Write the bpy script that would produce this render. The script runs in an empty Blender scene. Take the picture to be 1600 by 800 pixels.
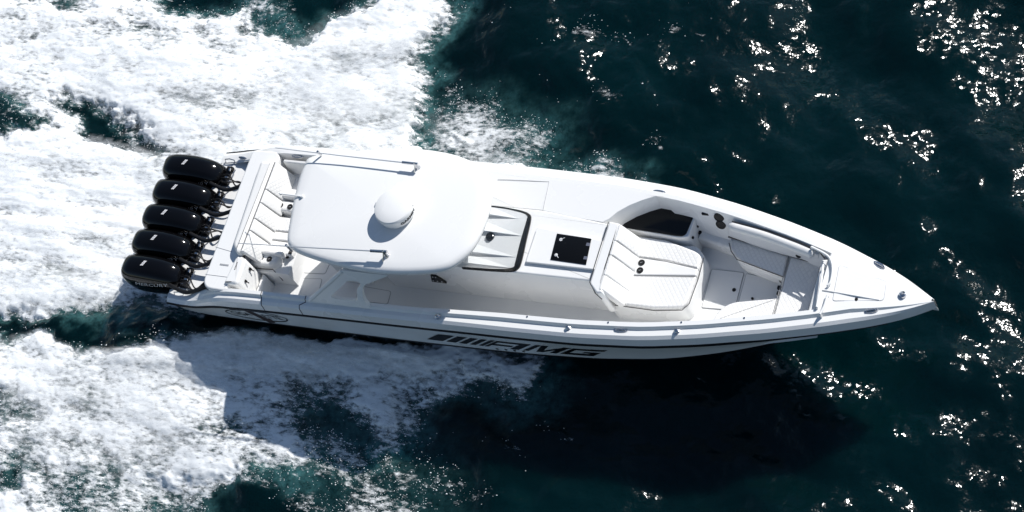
import bpy, bmesh, math, random
import numpy as np
from mathutils import Vector, Matrix

# ------------------------------------------------------------------ camera, sky, sun, exposure
R = math.radians
scene = bpy.context.scene
scene.view_settings.view_transform = 'Standard'
scene.view_settings.look = 'None'
scene.view_settings.exposure = 0.30
scene.view_settings.gamma = 1.0
scene.cycles.use_denoising = True
scene.cycles.max_bounces = 10
scene.cycles.transparent_max_bounces = 12
scene.cycles.sample_clamp_indirect = 6.0

PITCH = R(-2.3)                                   # bow up while planing
BOAT = Matrix.Translation((0, 0, -0.02)) @ Matrix.Rotation(PITCH, 4, 'Y')
TH, AZ, ROLL, TX, TY, DIST, FPX = 0.632879729, -0.682864448, -0.667648751, 5.51720438, 0.469136053, 33.4523902, 3304.0

def cam_axes():
    st, ct, ca, sa = math.sin(TH), math.cos(TH), math.cos(AZ), math.sin(AZ)
    b = Vector((st*ca, st*sa, ct)); up = Vector((-ct*ca, -ct*sa, st)); r = up.cross(b)
    c, s = math.cos(ROLL), math.sin(ROLL)
    return c*r + s*up, -s*r + c*up, b
RX, RY, RZ = cam_axes()
CAM = Vector((TX, TY, 0)) + DIST*RZ
cam_local = Matrix(((RX.x, RY.x, RZ.x, CAM.x), (RX.y, RY.y, RZ.y, CAM.y), (RX.z, RY.z, RZ.z, CAM.z), (0, 0, 0, 1)))
cd = bpy.data.cameras.new('camera'); cam = bpy.data.objects.new('camera', cd)
scene.collection.objects.link(cam); cam.matrix_world = BOAT @ cam_local
cd.sensor_width = 36.0; cd.lens = FPX/1600*36.0; cd.clip_start = 0.5; cd.clip_end = 3000
scene.camera = cam

sun_dir = (BOAT.to_3x3() @ Vector((0.71, 1.04, 1.0))).normalized()     # towards the sun
world = bpy.data.worlds.new('World'); scene.world = world; world.use_nodes = True
wn = world.node_tree; bg = wn.nodes['Background']
sky = wn.nodes.new('ShaderNodeTexSky'); sky.sky_type = 'NISHITA'; sky.sun_disc = False
sky.sun_elevation = math.asin(sun_dir.z); sky.sun_rotation = math.atan2(sun_dir.x, sun_dir.y)
sky.air_density = 1.0; sky.dust_density = 0.12
wn.links.new(sky.outputs[0], bg.inputs[0]); bg.inputs[1].default_value = 0.070
sl = bpy.data.lights.new('sun', 'SUN'); sl.energy = 4.4; sl.angle = R(0.53); sl.color = (1.0, 0.975, 0.94)
so = bpy.data.objects.new('sun', sl); scene.collection.objects.link(so)
so.rotation_euler = sun_dir.to_track_quat('Z', 'Y').to_euler(); so.location = (0, 0, 40)

# ------------------------------------------------------------------ helpers
def at(px, py, z):
    """point of the boat frame at height z that the photo shows at pixel px, py"""
    d = RX*((px-800)/FPX) + RY*((400-py)/FPX) - RZ
    t = (z-CAM.z)/d.z
    return CAM + t*d
def at2(px, py, z):
    p = at(px, py, z); return (p.x, p.y)
CW = BOAT @ CAM; R3 = BOAT.to_3x3()
def sea(px, py, z=0.0):
    d = R3 @ (RX*((px-800)/FPX) + RY*((400-py)/FPX) - RZ)
    t = (z-CW.z)/d.z
    p = CW + t*d
    return (p.x, p.y)

def link(name, me, mat=None, parent=None, ang=38):
    o = bpy.data.objects.new(name, me); scene.collection.objects.link(o)
    if mat is not None: me.materials.append(mat)
    if parent is not None: o.parent = parent
    if len(me.polygons):
        me.polygons.foreach_set('use_smooth', [True]*len(me.polygons))
        me.set_sharp_from_angle(angle=R(ang))
        for p in me.polygons:
            if len(p.vertices) > 8: p.use_smooth = False
    return o

class MB:
    def __init__(self): self.v = []; self.f = []
    def add(self, vs, fs):
        n = len(self.v); self.v += [tuple(p) for p in vs]; self.f += [tuple(i+n for i in f) for f in fs]; return self
    def loft(self, rings, closed=True, cap0=False, cap1=False):
        m = len(rings[0]); vs = [p for r in rings for p in r]; fs = []
        for k in range(len(rings)-1):
            for i in range(m if closed else m-1):
                j = (i+1) % m
                fs.append((k*m+i, k*m+j, (k+1)*m+j, (k+1)*m+i))
        if cap0: fs.append(tuple(range(m-1, -1, -1)))
        if cap1: fs.append(tuple((len(rings)-1)*m+i for i in range(m)))
        return self.add(vs, fs)
    def tube(self, path, r, n=8, caps=True):
        path = [Vector(p) for p in path]; rings = []
        up = None
        for i, p in enumerate(path):
            d = (path[min(i+1, len(path)-1)]-path[max(i-1, 0)]).normalized()
            if up is None:
                up = Vector((0, 0, 1)) if abs(d.z) < .9 else Vector((1, 0, 0))
            s = d.cross(up).normalized(); u = s.cross(d).normalized(); up = u
            rr = r[i] if isinstance(r, (list, tuple)) else r
            rings.append([p+s*(rr*math.cos(2*math.pi*k/n))+u*(rr*math.sin(2*math.pi*k/n)) for k in range(n)])
        return self.loft(rings, True, caps, caps)
    def box(self, c, s, rot=None):
        x, y, z = s[0]/2, s[1]/2, s[2]/2
        vs = [Vector((a, b, d)) for a in (-x, x) for b in (-y, y) for d in (-z, z)]
        if rot is not None: vs = [rot @ v for v in vs]
        vs = [v+Vector(c) for v in vs]
        return self.add(vs, [(0, 1, 3, 2), (4, 6, 7, 5), (0, 4, 5, 1), (2, 3, 7, 6), (0, 2, 6, 4), (1, 5, 7, 3)])
    def lathe(self, c, prof, n=32, ax=None):
        rings = []
        for r, z in prof:
            ring = []
            for k in range(n):
                a = 2*math.pi*k/n; p = Vector((r*math.cos(a), r*math.sin(a), z))
                if ax is not None: p = ax @ p
                ring.append(Vector(c)+p)
            rings.append(ring)
        return self.loft(rings, True, True, True)
    def build(self, name, mat=None, parent=None, ang=38):
        me = bpy.data.meshes.new(name); me.from_pydata(self.v, [], self.f); me.validate()
        bm = bmesh.new(); bm.from_mesh(me); bmesh.ops.remove_doubles(bm, verts=bm.verts, dist=2e-5); bmesh.ops.recalc_face_normals(bm, faces=bm.faces); bm.to_mesh(me); bm.free()
        return link(name, me, mat, parent, ang)

def area(p): return .5*sum(p[i][0]*p[(i+1) % len(p)][1]-p[(i+1) % len(p)][0]*p[i][1] for i in range(len(p)))
def ccw(p): return list(p) if area(p) > 0 else list(p)[::-1]
def rounded(pts, r, seg=5):
    """round every corner of a polygon; r one radius or a list"""
    pts = [Vector(p[:2]) for p in pts]; n = len(pts); out = []
    for i in range(n):
        a, b, c = pts[i-1], pts[i], pts[(i+1) % n]
        rr = r[i] if isinstance(r, (list, tuple)) else r
        u = (a-b); v = (c-b); d = min(rr, u.length*.48, v.length*.48)
        if d < 1e-4: out.append(tuple(b)); continue
        p, q = b+u.normalized()*d, b+v.normalized()*d
        for k in range(seg+1):
            t = k/seg; out.append(tuple(p*(1-t)**2+b*(2*t*(1-t))+q*t*t))
    return out
def smooth_closed(pts, sub=6):
    """closed Catmull-Rom curve"""
    pts = [Vector(p) for p in pts]; n = len(pts); out = []
    for i in range(n):
        a, b, c, d = pts[i-1], pts[i], pts[(i+1) % n], pts[(i+2) % n]
        for k in range(sub):
            t = k/sub
            out.append(.5*((2*b)+(c-a)*t+(2*a-5*b+4*c-d)*t*t+(-a+3*b-3*c+d)*t**3))
    return out
def smooth_open(pts, sub=6):
    pts = [Vector(p) for p in pts]; n = len(pts); out = []
    for i in range(n-1):
        a, b, c, d = pts[max(i-1, 0)], pts[i], pts[i+1], pts[min(i+2, n-1)]
        for k in range(sub):
            t = k/sub
            out.append(.5*((2*b)+(c-a)*t+(2*a-5*b+4*c-d)*t*t+(-a+3*b-3*c+d)*t**3))
    return out+[pts[-1]]
def inset(p, d):
    """inset of a counter-clockwise outline"""
    n = len(p); out = []
    for i in range(n):
        a, b, c = Vector(p[i-1][:2]), Vector(p[i][:2]), Vector(p[(i+1) % n][:2])
        e1, e2 = (b-a), (c-b)
        if e1.length < 1e-7: e1 = e2
        if e2.length < 1e-7: e2 = e1
        n1 = Vector((-e1.y, e1.x)).normalized(); n2 = Vector((-e2.y, e2.x)).normalized()
        m = (n1+n2)
        m = m.normalized() if m.length > 1e-6 else n1
        k = d/max(.45, m.dot(n1)); out.append((b.x+m.x*k, b.y+m.y*k))
    # where a corner is tighter than the inset the edges turn round: gather them in one point
    for _ in range(3):
        bad = []
        for i in range(n):
            j = (i+1) % n; ex, ey = p[j][0]-p[i][0], p[j][1]-p[i][1]
            bad.append(ex*(out[j][0]-out[i][0])+ey*(out[j][1]-out[i][1]) < -1e-12)
        if not any(bad) or all(bad): break
        i0 = bad.index(False); i = 0
        while i < n:
            a = (i0+1+i) % n
            if bad[a]:
                L = 0
                while bad[(a+L) % n]: L += 1
                ids = [(a+k) % n for k in range(L+1)]
                mx, my = sum(out[k][0] for k in ids)/len(ids), sum(out[k][1] for k in ids)/len(ids)
                for k in ids: out[k] = (mx, my)
                i += L
            i += 1
    return out
def slab(outline, z0, z1, r=.02, seg=3, zf=None, xf=None, crown=0, mb=None, round_low=False, zall=False):
    """extruded outline with a rounded upper edge; zf(x,y) adds height to the top; xf maps every point"""
    o = ccw(outline); rings = []
    lv = []
    if round_low:
        for k in range(seg): a = (1-k/seg)*math.pi/2; lv.append((r*(1-math.cos(a)), z0+r-r*math.sin(a), 0))
        lv.append((0, z0+r, 0))
    else: lv.append((0, z0, 0))
    lv.append((0, z1-r, 1))
    for k in range(1, seg+1): a = k/seg*math.pi/2; lv.append((r*(1-math.cos(a)), z1-r+r*math.sin(a), 1))
    for ins, z, top in lv:
        q = inset(o, ins) if ins > 1e-6 else o
        rings.append([(x, y, z+(zf(x, y) if zf and (top or zall) else 0)) for x, y in q])
    if crown:
        c = Vector((sum(p[0] for p in o)/len(o), sum(p[1] for p in o)/len(o)))
        base = rings[-1]
        for s, h in ((.86, .45), (.62, .8), (.3, .97), (.05, 1)):
            rings.append([(c.x+(x-c.x)*s, c.y+(y-c.y)*s, z+crown*h) for x, y, z in base])
    if xf: rings = [[xf(Vector(p)) for p in ring] for ring in rings]
    m = mb or MB(); m.loft(rings, True, True, True); return m

# ------------------------------------------------------------------ materials
def mat(name, col, rough=.4, metal=0, spec=.5, coat=0, coat_rough=.05, ior=1.5):
    m = bpy.data.materials.new(name); m.use_nodes = True; b = m.node_tree.nodes['Principled BSDF']
    b.inputs['Base Color'].default_value = (*col, 1); b.inputs['Roughness'].default_value = rough
    b.inputs['Metallic'].default_value = metal; b.inputs['Specular IOR Level'].default_value = spec
    b.inputs['Coat Weight'].default_value = coat; b.inputs['Coat Roughness'].default_value = coat_rough
    b.inputs['IOR'].default_value = ior
    return m
def nodes(m): return m.node_tree.nodes, m.node_tree.links, m.node_tree.nodes['Principled BSDF']
def noise_rough(m, lo, hi, scale=6, bump=0, bscale=300):
    N, L, b = nodes(m); tc = N.new('ShaderNodeTexCoord')
    n = N.new('ShaderNodeTexNoise'); n.inputs['Scale'].default_value = scale; n.inputs['Detail'].default_value = 5
    L.new(tc.outputs['Object'], n.inputs['Vector'])
    mr = N.new('ShaderNodeMapRange'); mr.inputs['To Min'].default_value = lo; mr.inputs['To Max'].default_value = hi
    mr.inputs['From Min'].default_value = .3; mr.inputs['From Max'].default_value = .7
    L.new(n.outputs['Fac'], mr.inputs['Value']); L.new(mr.outputs[0], b.inputs['Roughness'])
    if bump:
        n2 = N.new('ShaderNodeTexNoise'); n2.inputs['Scale'].default_value = bscale; n2.inputs['Detail'].default_value = 2
        L.new(tc.outputs['Object'], n2.inputs['Vector'])
        bp = N.new('ShaderNodeBump'); bp.inputs['Distance'].default_value = bump; bp.inputs['Strength'].default_value = .6
        L.new(n2.outputs['Fac'], bp.inputs['Height']); L.new(bp.outputs[0], b.inputs['Normal'])
    return m
WHITE = noise_rough(mat('gelcoat_white', (.80, .80, .79), .25, spec=.5, coat=.2), .24, .31, 1.2)
NONSKID = noise_rough(mat('nonskid_white', (.74, .745, .74), .55), .5, .65, 8, .004, 220)
HULLW = noise_rough(mat('hull_white', (.80, .815, .81), .2, coat=.3), .14, .26, 2)
VINYL = noise_rough(mat('vinyl_white', (.78, .775, .76), .5), .45, .58, 9, .002, 400)
VSHADE = noise_rough(mat('vinyl_shaded', (.68, .69, .70), .5), .45, .58, 9, .002, 400)  # white vinyl copy, shade and glass dimming put into the colour
BLACK = mat('black_gloss', (.002, .002, .0025), .10, spec=.32)
ACRYL = noise_rough(mat('black_acrylic', (.004, .004, .004), .16, spec=.35), .12, .2, 4)
BMATT = mat('black_rubber', (.008, .008, .009), .5, spec=.3)
SEAM = mat('seam_grey', (.30, .305, .315), .7)
PIPE = mat('piping_black', (.02, .02, .022), .5)
GAP = mat('gap_grey', (.33, .34, .36), .7)
ALU = mat('pole_aluminium', (.74, .75, .77), .42, metal=.6)
STEEL = noise_rough(mat('stainless_steel', (.62, .62, .63), .18, metal=1), .12, .28, 40)
RECESS = mat('recess_shade_grey', (.38, .39, .42), .6)  # shade of the aft-facing pad put into the colour
SILVER = mat('badge_silver', (.62, .62, .63), .4)
BROWN = mat('emblem_brown', (.035, .014, .008), .5)
DECAL = mat('decal_black', (.004, .004, .005), .45, spec=.15)
def quilt(name, col):
    m = mat(name, col, .52); N, L, b = nodes(m)
    tc = N.new('ShaderNodeTexCoord'); sp = N.new('ShaderNodeSeparateXYZ'); L.new(tc.outputs['Object'], sp.inputs[0])
    def ma(op, a, b2=None):
        n = N.new('ShaderNodeMath'); n.operation = op
        for i, q in enumerate((a, b2)):
            if q is None: continue
            if isinstance(q, (int, float)): n.inputs[i].default_value = q
            else: L.new(q, n.inputs[i])
        return n.outputs[0]
    k = math.pi/.075
    s = ma('SUBTRACT', sp.outputs[0], ma('MULTIPLY', sp.outputs[2], .7)); y = ma('MULTIPLY', sp.outputs[1], .8)
    a = ma('ABSOLUTE', ma('SINE', ma('MULTIPLY', ma('ADD', s, y), k)))
    c = ma('ABSOLUTE', ma('SINE', ma('MULTIPLY', ma('SUBTRACT', s, y), k)))
    h = ma('POWER', ma('MINIMUM', a, c), .45)
    bp = N.new('ShaderNodeBump'); bp.inputs['Distance'].default_value = .007; bp.inputs['Strength'].default_value = .55
    L.new(h, bp.inputs['Height']); L.new(bp.outputs[0], b.inputs['Normal'])
    mx = N.new('ShaderNodeMix'); mx.data_type = 'RGBA'
    mr = N.new('ShaderNodeMapRange'); mr.inputs['From Max'].default_value = .5
    L.new(h, mr.inputs['Value']); L.new(mr.outputs[0], mx.inputs['Factor'])
    mx.inputs[6].default_value = (col[0]*.80, col[1]*.81, col[2]*.83, 1); mx.inputs[7].default_value = (*col, 1)   # grey stitching
    L.new(mx.outputs[2], b.inputs['Base Color'])
    return m
QUILT = quilt('vinyl_quilted', (.78, .775, .76))
def glass():
    m = bpy.data.materials.new('windshield_glass'); m.use_nodes = True; N = m.node_tree.nodes; L = m.node_tree.links
    N.remove(N['Principled BSDF']); out = N['Material Output']
    t = N.new('ShaderNodeBsdfTransparent'); t.inputs[0].default_value = (.95, .96, .96, 1)
    g = N.new('ShaderNodeBsdfGlossy'); g.inputs['Roughness'].default_value = .03
    f = N.new('ShaderNodeFresnel'); f.inputs['IOR'].default_value = 1.45; x = N.new('ShaderNodeMixShader')
    L.new(f.outputs[0], x.inputs[0]); L.new(t.outputs[0], x.inputs[1]); L.new(g.outputs[0], x.inputs[2]); L.new(x.outputs[0], out.inputs[0])
    return m
GLASS = glass()

# ------------------------------------------------------------------ the boat: hull lines (boat frame: x forward from the transom, y to port)
def itp(x, tab): return float(np.interp(x, [t[0] for t in tab], [t[1] for t in tab]))
def smo(tab, n=400):
    xs = np.linspace(tab[0][0], tab[-1][0], n); ys = np.interp(xs, [t[0] for t in tab], [t[1] for t in tab])
    k = 13; pad = np.r_[2*ys[0]-ys[k:0:-1], ys, 2*ys[-1]-ys[-2:-k-2:-1]]; w = np.hanning(2*k+1); w /= w.sum()
    return list(zip(xs, np.convolve(pad, w, 'valid')))
YR = smo([(0.05, 1.42), (.5, 1.47), (1.5, 1.47), (4.5, 1.44), (6.6, 1.40), (7.7, 1.365), (8.7, 1.28), (9.6, 1.12), (10.5, .91), (11.24, .70), (11.92, .455), (12.41, .225), (12.72, .012)])
ZG = smo([(0.05, .80), (.45, .84), (.8, .97), (1.15, 1.15), (1.5, 1.235), (2.2, 1.27), (4, 1.33), (6, 1.37), (8.3, 1.385), (10, 1.365), (11.2, 1.31), (12, 1.22), (12.72, 1.13)])
def yr(x): return max(.004, itp(x, YR))
def zg(x): return itp(x, ZG)
def cap_pts(x, s):
    """gunwale cap profile from the rub rail inwards, s = +1 port, -1 starboard"""
    w = yr(x); k = min(1, w/.55); z = zg(x); q = min(1, max(0, (x-.5)/1.0)); d = .05+.15*q
    n = .82 if x < 5 else .82+.18*min(1, (x-5)/1.5)
    P = [(w, z-d), (w-.028*k, z-.035), (w-.075*k, z), (w-.168*k*n, z+.004), (w-.200*k*n, z+.052*k*q), (w-.27*k*n, z+.054*k*q)]
    return [(x, s*max(a, .002), b) for a, b in P]
def yin(x): return cap_pts(x, 1)[-1][1]
def zin(x): return cap_pts(x, 1)[-1][2]
XS = [0.05+.06*i for i in range(0, 26)]+[1.65+.22*i for i in range(0, 44)]+[11.3+.09*i for i in range(0, 15)]+[12.60, 12.68, 12.715]
def chine(x):
    w = yr(x); t = max(0, (x-6.0)/6.7)
    return (max(.003, w-.13-.30*t**1.5*(1 if x < 11.5 else max(0, (12.72-x)/1.22))), .30+.10*max(0, x-4)/8+.62*max(0, (x-8.5)/4.2)**2)
def keel(x): return -.28+.50*max(0, (x-6.0)/4.5)**2+(1.0*max(0, (x-10.2)/1.4)**2 if x > 10.2 else 0)

boat = bpy.data.objects.new('motorboat', None); scene.collection.objects.link(boat)
boat.matrix_world = BOAT
boat['label'] = 'white open motorboat with hardtop and five black outboards speeding across the water'
boat['category'] = 'motorboat'

hb = MB(); rings = []
for x in XS:
    w, z = yr(x), cap_pts(x, 1)[0][2]; cy, cz = chine(x); cy = min(cy, w*.97); cz = min(cz, z-.05); kz = min(keel(x), cz-.03)
    half = [(0, kz), (cy*.35, kz+(cz-.06-kz)*.33), (cy*.62, kz+(cz-.06-kz)*.58), (cy*.93, cz-.06), (cy, cz-.04), (cy+.004, cz), (cy+(w-cy)*.42, cz+(z-cz)*.5), (w-.012, z-.002)]
    rings.append([(x, -a, b) for a, b in half[::-1]]+[(x, a, b) for a, b in half[1:]])
hb.loft(rings, False)
hb.f.append(tuple(range(len(rings[0]))))
hull = hb.build('hull', HULLW, boat, 30)
hull.data.materials.append(mat('bottom_shade', (.012, .013, .015), .4))
for p in hull.data.polygons:                       # shade of the underside put into the colour below the chine
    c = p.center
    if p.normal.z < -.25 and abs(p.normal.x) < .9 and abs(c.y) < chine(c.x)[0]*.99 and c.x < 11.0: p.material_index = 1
def side(x, t, off=.006):
    """point on the starboard hull side; t = 0 chine, 1 rub rail"""
    w, z = yr(x), cap_pts(x, 1)[0][2]; cy, cz = chine(x)
    a = (cy+.004, cz); m = (cy+(w-cy)*.42, cz+(z-cz)*.5); b = (w-.012, z-.002)
    if t < .5: k = t/.5; p = (a[0]+(m[0]-a[0])*k, a[1]+(m[1]-a[1])*k); d = (m[0]-a[0], m[1]-a[1])
    else: k = (t-.5)/.5; p = (m[0]+(b[0]-m[0])*k, m[1]+(b[1]-m[1])*k); d = (b[0]-m[0], b[1]-m[1])
    l = math.hypot(*d); n = (d[1]/l, -d[0]/l)
    return (x, -(p[0]+n[0]*off), p[1]+n[1]*off)
# transom plate
tw = MB(); tz = cap_pts(.05, 1)[0][2]
tw.add([(.052, -1.40, tz), (.052, -1.27, .32), (.052, 0, -.27), (.052, 1.27, .32), (.052, 1.40, tz)], [(0, 1, 2, 3, 4)]).build('transom', WHITE, boat)
for s in (-1, 1):
    rr = MB(); rings = []
    for x in XS:
        p = cap_pts(x, s)[0]; h = .030*max(.10, min(1, (11.6-x)/1.6))*(1 if x > 1 else .4+.6*max(0, x-.05)/.95)
        e = s*.014
        rings.append([(x, p[1]-e, p[2]+h*.5), (x, p[1]+e, p[2]+h*.4), (x, p[1]+e*1.2, p[2]-h*.6), (x, p[1]+e*.6, p[2]-h*1.5), (x, p[1]-e*1.4, p[2]-h*1.5)])
    rr.loft([q for q in rings if q[0][0] < 12.2], True, True, True).build('rub_rail', BMATT, hull)
    c = MB(); rings = []
    for x in XS:
        P = cap_pts(x, s); fl = .45 if x < 9.0 else .56
        wall = .18 if x > 8.6 else .06
        yi = max(.001, abs(P[-1][1])-wall*min(1, yr(x)/.55))
        low = (x, s*yi, fl) if 1.0 < x < 11.2 else (x, P[-1][1]*.98, P[-1][2]-.012)
        rings.append(P+[(x, P[-1][1]-s*.006*min(1, yr(x)), P[-1][2]-.012 if yr(x) > .1 else P[-1][2]-.002), low])
    c.loft(rings, False).build('gunwale', WHITE, boat, 24)
    st = MB(); rings = []                     # dark strip painting in the shade under the chine
    for x in [v for v in XS if v > .4 and v < 11.5]:
        cy, cz = chine(x); cy = min(cy, yr(x)*.97)
        rings.append([(x, s*(cy+.008), cz-.002), (x, s*(cy+.006), cz-.05), (x, s*(cy*.93), cz-.068)])
    st.loft(rings, False).build('chine_shade', DECAL, hull)

# ------------------------------------------------------------------ writing on the hull
def hull_poly(mb, polys):
    for poly in polys:
        n = len(poly); pts = []
        for i in range(n):                       # subdivide edges so the shape follows the side
            a, b = poly[i], poly[(i+1) % n]; k = max(1, int(abs(b[0]-a[0])/.12))
            pts += [(a[0]+(b[0]-a[0])*j/k, a[1]+(b[1]-a[1])*j/k) for j in range(k)]
        mb.add([side(x, t) for x, t in pts], [tuple(range(len(pts)))])
def text_mesh(txt, size, shear=0, bold=0):
    cu = bpy.data.curves.new('lettering', 'FONT'); cu.body = txt; cu.size = size; cu.shear = shear; cu.offset = bold
    cu.align_x = 'CENTER'; cu.align_y = 'CENTER'; cu.resolution_u = 3
    o = bpy.data.objects.new('lettering', cu); scene.collection.objects.link(o)
    dg = bpy.context.evaluated_depsgraph_get(); me = bpy.data.meshes.new_from_object(o.evaluated_get(dg))
    bpy.data.objects.remove(o); bpy.data.curves.remove(cu)
    return me
def text_on(txt, size, fn, name, m, parent, sx=1, shear=0, bold=0):
    """lettering whose points are carried to a surface by fn(u, v)"""
    me = text_mesh(txt, size, shear, bold)
    for v in me.vertices: v.co = Vector(fn(v.co.x*sx, v.co.y))
    me.materials.clear()
    o = bpy.data.objects.new(name, me); scene.collection.objects.link(o); me.materials.append(m); o.parent = parent
    return o
lt = MB(); T0, T1 = .23, .66; SK = .40
def pg(x0, x1, a=0., b=1.):                       # a slanted bar
    t0, t1 = T0+(T1-T0)*a, T0+(T1-T0)*b
    return [(x0+SK*a, t0), (x1+SK*a, t0), (x1+SK*b, t1), (x0+SK*b, t1)]
bars = [(5.00, 5.30), (5.36, 5.54), (5.60, 5.74), (5.80, 5.91), (5.97, 6.05)]
polys = [pg(a, b) for a, b in bars]
LA = 6.08
polys += [pg(LA, LA+.07), pg(LA+.07, LA+.62, .78, 1), pg(LA+.07, LA+.42, .30, .48),
          [(LA+.46, T0), (LA+.62, T0), (LA+.62+SK, T1), (LA+.46+SK*.78, T0+(T1-T0)*.78)]]
LM = 6.78
polys += [pg(LM, LM+.10), [(LM+.10+SK, T1), (LM+.22+SK, T1), (LM+.34, T0), (LM+.24, T0)], [(LM+.34, T0), (LM+.24, T0), (LM+.52+SK, T1), (LM+.64+SK, T1)],
          pg(LM+.48, LM+.60)]
LG = 7.44
polys += [pg(LG, LG+.10), pg(LG+.10, LG+.58, .76, 1), pg(LG+.10, LG+.58, 0, .24), pg(LG+.45, LG+.58, .24, .54), pg(LG+.30, LG+.45, .36, .54)]
polys = [[(4.84+(x-5.0)*.927, t-.10*(x-5.0)/3.2) for x, t in q] for q in polys]
hull_poly(lt, polys); lt.build('lettering', DECAL, hull)
dt = MB()
for i in range(4):
    dt = MB(); x = 6.02+.15*i; hull_poly(dt, [[(x+.024*math.cos(a), .10+.04*math.sin(a)) for a in [k*math.pi/4 for k in range(8)]]])
    dt.build('lettering', DECAL, hull)
ov = MB(); cx, ct, ax_, at_ = 1.76, .49, .60, .36
ol = [(cx+ax_*math.cos(2*math.pi*k/48), ct+at_*math.sin(2*math.pi*k/48)) for k in range(48)]
il = [(cx+(ax_-.024)*math.cos(2*math.pi*k/48), ct+(at_-.045)*math.sin(2*math.pi*k/48)) for k in range(48)]
ov.loft([[side(*p) for p in ol], [side(*p) for p in il]], True).build('oval_border', DECAL, hull)
text_on('CIGA', .175, lambda u, v: side(cx-.29+u, ct+.02+v*1.9, .008), 'lettering', DECAL, hull, .92, 0, .001)
text_on('ETTE', .175, lambda u, v: side(cx+.31+u, ct-.0+v*1.9, .008), 'lettering', DECAL, hull, .92, 0, .001)
em = MB()
hull_poly(em, [[(cx-.10, .92), (cx+.02, .90), (cx+.10, .48), (cx+.18, .06), (cx+.05, .02), (cx-.03, .40)],
               [(cx+.12, .30), (cx+.2, .36), (cx+.2, .1), (cx+.14, .06)]])
em.build('emblem', BROWN, hull)

# ------------------------------------------------------------------ decks, floor
def prism(name, pts, z0, z1, m, r=.015, parent=boat, zf=None, corner=0, crown=0, seg=3, low=False):
    o = rounded(ccw(pts), corner) if corner else pts
    return slab(o, z0, z1, r, seg, zf, None, crown, None, low).build(name, m, parent)
def seam(name, path, m=SEAM, r=.006, parent=boat):
    return MB().tube(path, r, 6).build(name, m, parent)
def hatch(name, pts, z, m=NONSKID, gap=.009, r=.03, zf=None, gm=SEAM, parent=boat):
    """a lid with a dark joint round it, proud of the deck by a few millimetres"""
    o = rounded(ccw(pts), r); f = zf or (lambda x, y: 0)
    g = slab(o, z-.02, z+.003, .0015, 1, f, zall=True).build(name, gm, parent)
    slab(inset(o, gap), z-.018, z+.008, .003, 2, f, zall=True).build('lid', m, g)
    return g
fl = MB(); xs = [1.2+.2*i for i in range(50)]
fl.loft([[(x, -(yin(x)+.02), .45 if x < 9 else .552), (x, 0, .455 if x < 9 else .557), (x, yin(x)+.02, .45 if x < 9 else .552)] for x in xs if x < 11.2], False).build('cockpit_floor', NONSKID, boat)
hatch('floor_hatch', [(1.70, -.60), (2.58, -.52), (2.62, -.95), (1.74, -.98)], .452, r=.05)
hatch('floor_hatch', [(1.74, -.18), (2.62, -.14), (2.60, -.44), (1.72, -.5)], .452, r=.05)
hatch('floor_hatch', [at2(560, 446, .45), at2(612, 455, .45), at2(606, 476, .45), at2(556, 470, .45)], .452, r=.05)
hatch('floor_hatch', [(9.13, .37), (9.65, .37), (9.67, -.26), (9.15, -.28)], .562)
hatch('floor_hatch', [(9.68, .36), (10.30, .30), (10.33, -.15), (9.69, -.26)], .562)

# swim platform and splash well between transom block and motors
prism('swim_platform', [(.06, -1.36), (.06, 1.36), (1.0, 1.36), (1.0, -1.36)], .55, .80, WHITE, .02, corner=.06)
# transom block / aft deck
aft = rounded([(.93, 1.28), (.97, -1.29), (1.46, -1.30), (1.50, -.60), (1.50, 1.16), (1.44, 1.28)], [.10, .22, .03, .02, .02, .03], 7)
slab(aft, .55, 1.262, .035, 4).build('aft_deck', WHITE, boat)
seam('deck_joint', [(.95, -.55, 1.2635), (1.30, -.60, 1.2635)], GAP, .004)
seam('deck_joint', [(.96, -1.05, 1.2635), (1.40, -1.05, 1.2635)], GAP, .004)
prism('grille', [(1.17, -.86), (1.34, -.86), (1.34, -.83), (1.17, -.83)], 1.255, 1.268, GAP, .003)
# transom door unit, starboard aft corner
tb = rounded([(1.44, -.66), (1.64, -.70), (1.66, -1.17), (1.40, -1.17)], [.03, .07, .07, .02])
door = slab(tb, .46, 1.31, .045, 4).build('transom_door', WHITE, boat)
seam('door_seal', [(1.60, -.70, 1.296), (1.60, -1.06, 1.298), (1.57, -1.13, 1.30), (1.44, -1.16, 1.31)], PIPE, .007, door)
for y in (-.80, -1.02):
    MB().box((1.658, y, 1.12), (.03, .035, .05)).tube([(1.672, y, 1.13), (1.69, y, 1.06)], .010, 6).build('latch', BMATT, door)
text_on('VIPER', .05, lambda u, v: (1.53+v, -.88-u, 1.312), 'lettering', DECAL, door) if False else None
st_ = MB()
for i in range(6): st_.box((1.515, -.80-.024*i, 1.3115), (.022, .012, .002))
st_.build('vent_slot', DECAL, door)
door2 = slab(rounded([(1.66, -.70), (1.75, -.74), (1.77, -1.10), (1.66, -1.15)], .04), .46, .80, .04, 4).build('step', WHITE, boat)
MB().lathe((1.80, -.62, .462), [(.0, 0), (.035, .0), (.035, .006), (.02, .008)], 16).build('drain', BMATT, boat)
MB().tube([(1.52, -.62, 1.30), (1.50, -.66, 1.10), (1.55, -.70, .9)], .022, 8).build('door_hinge', BMATT, boat)

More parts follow.
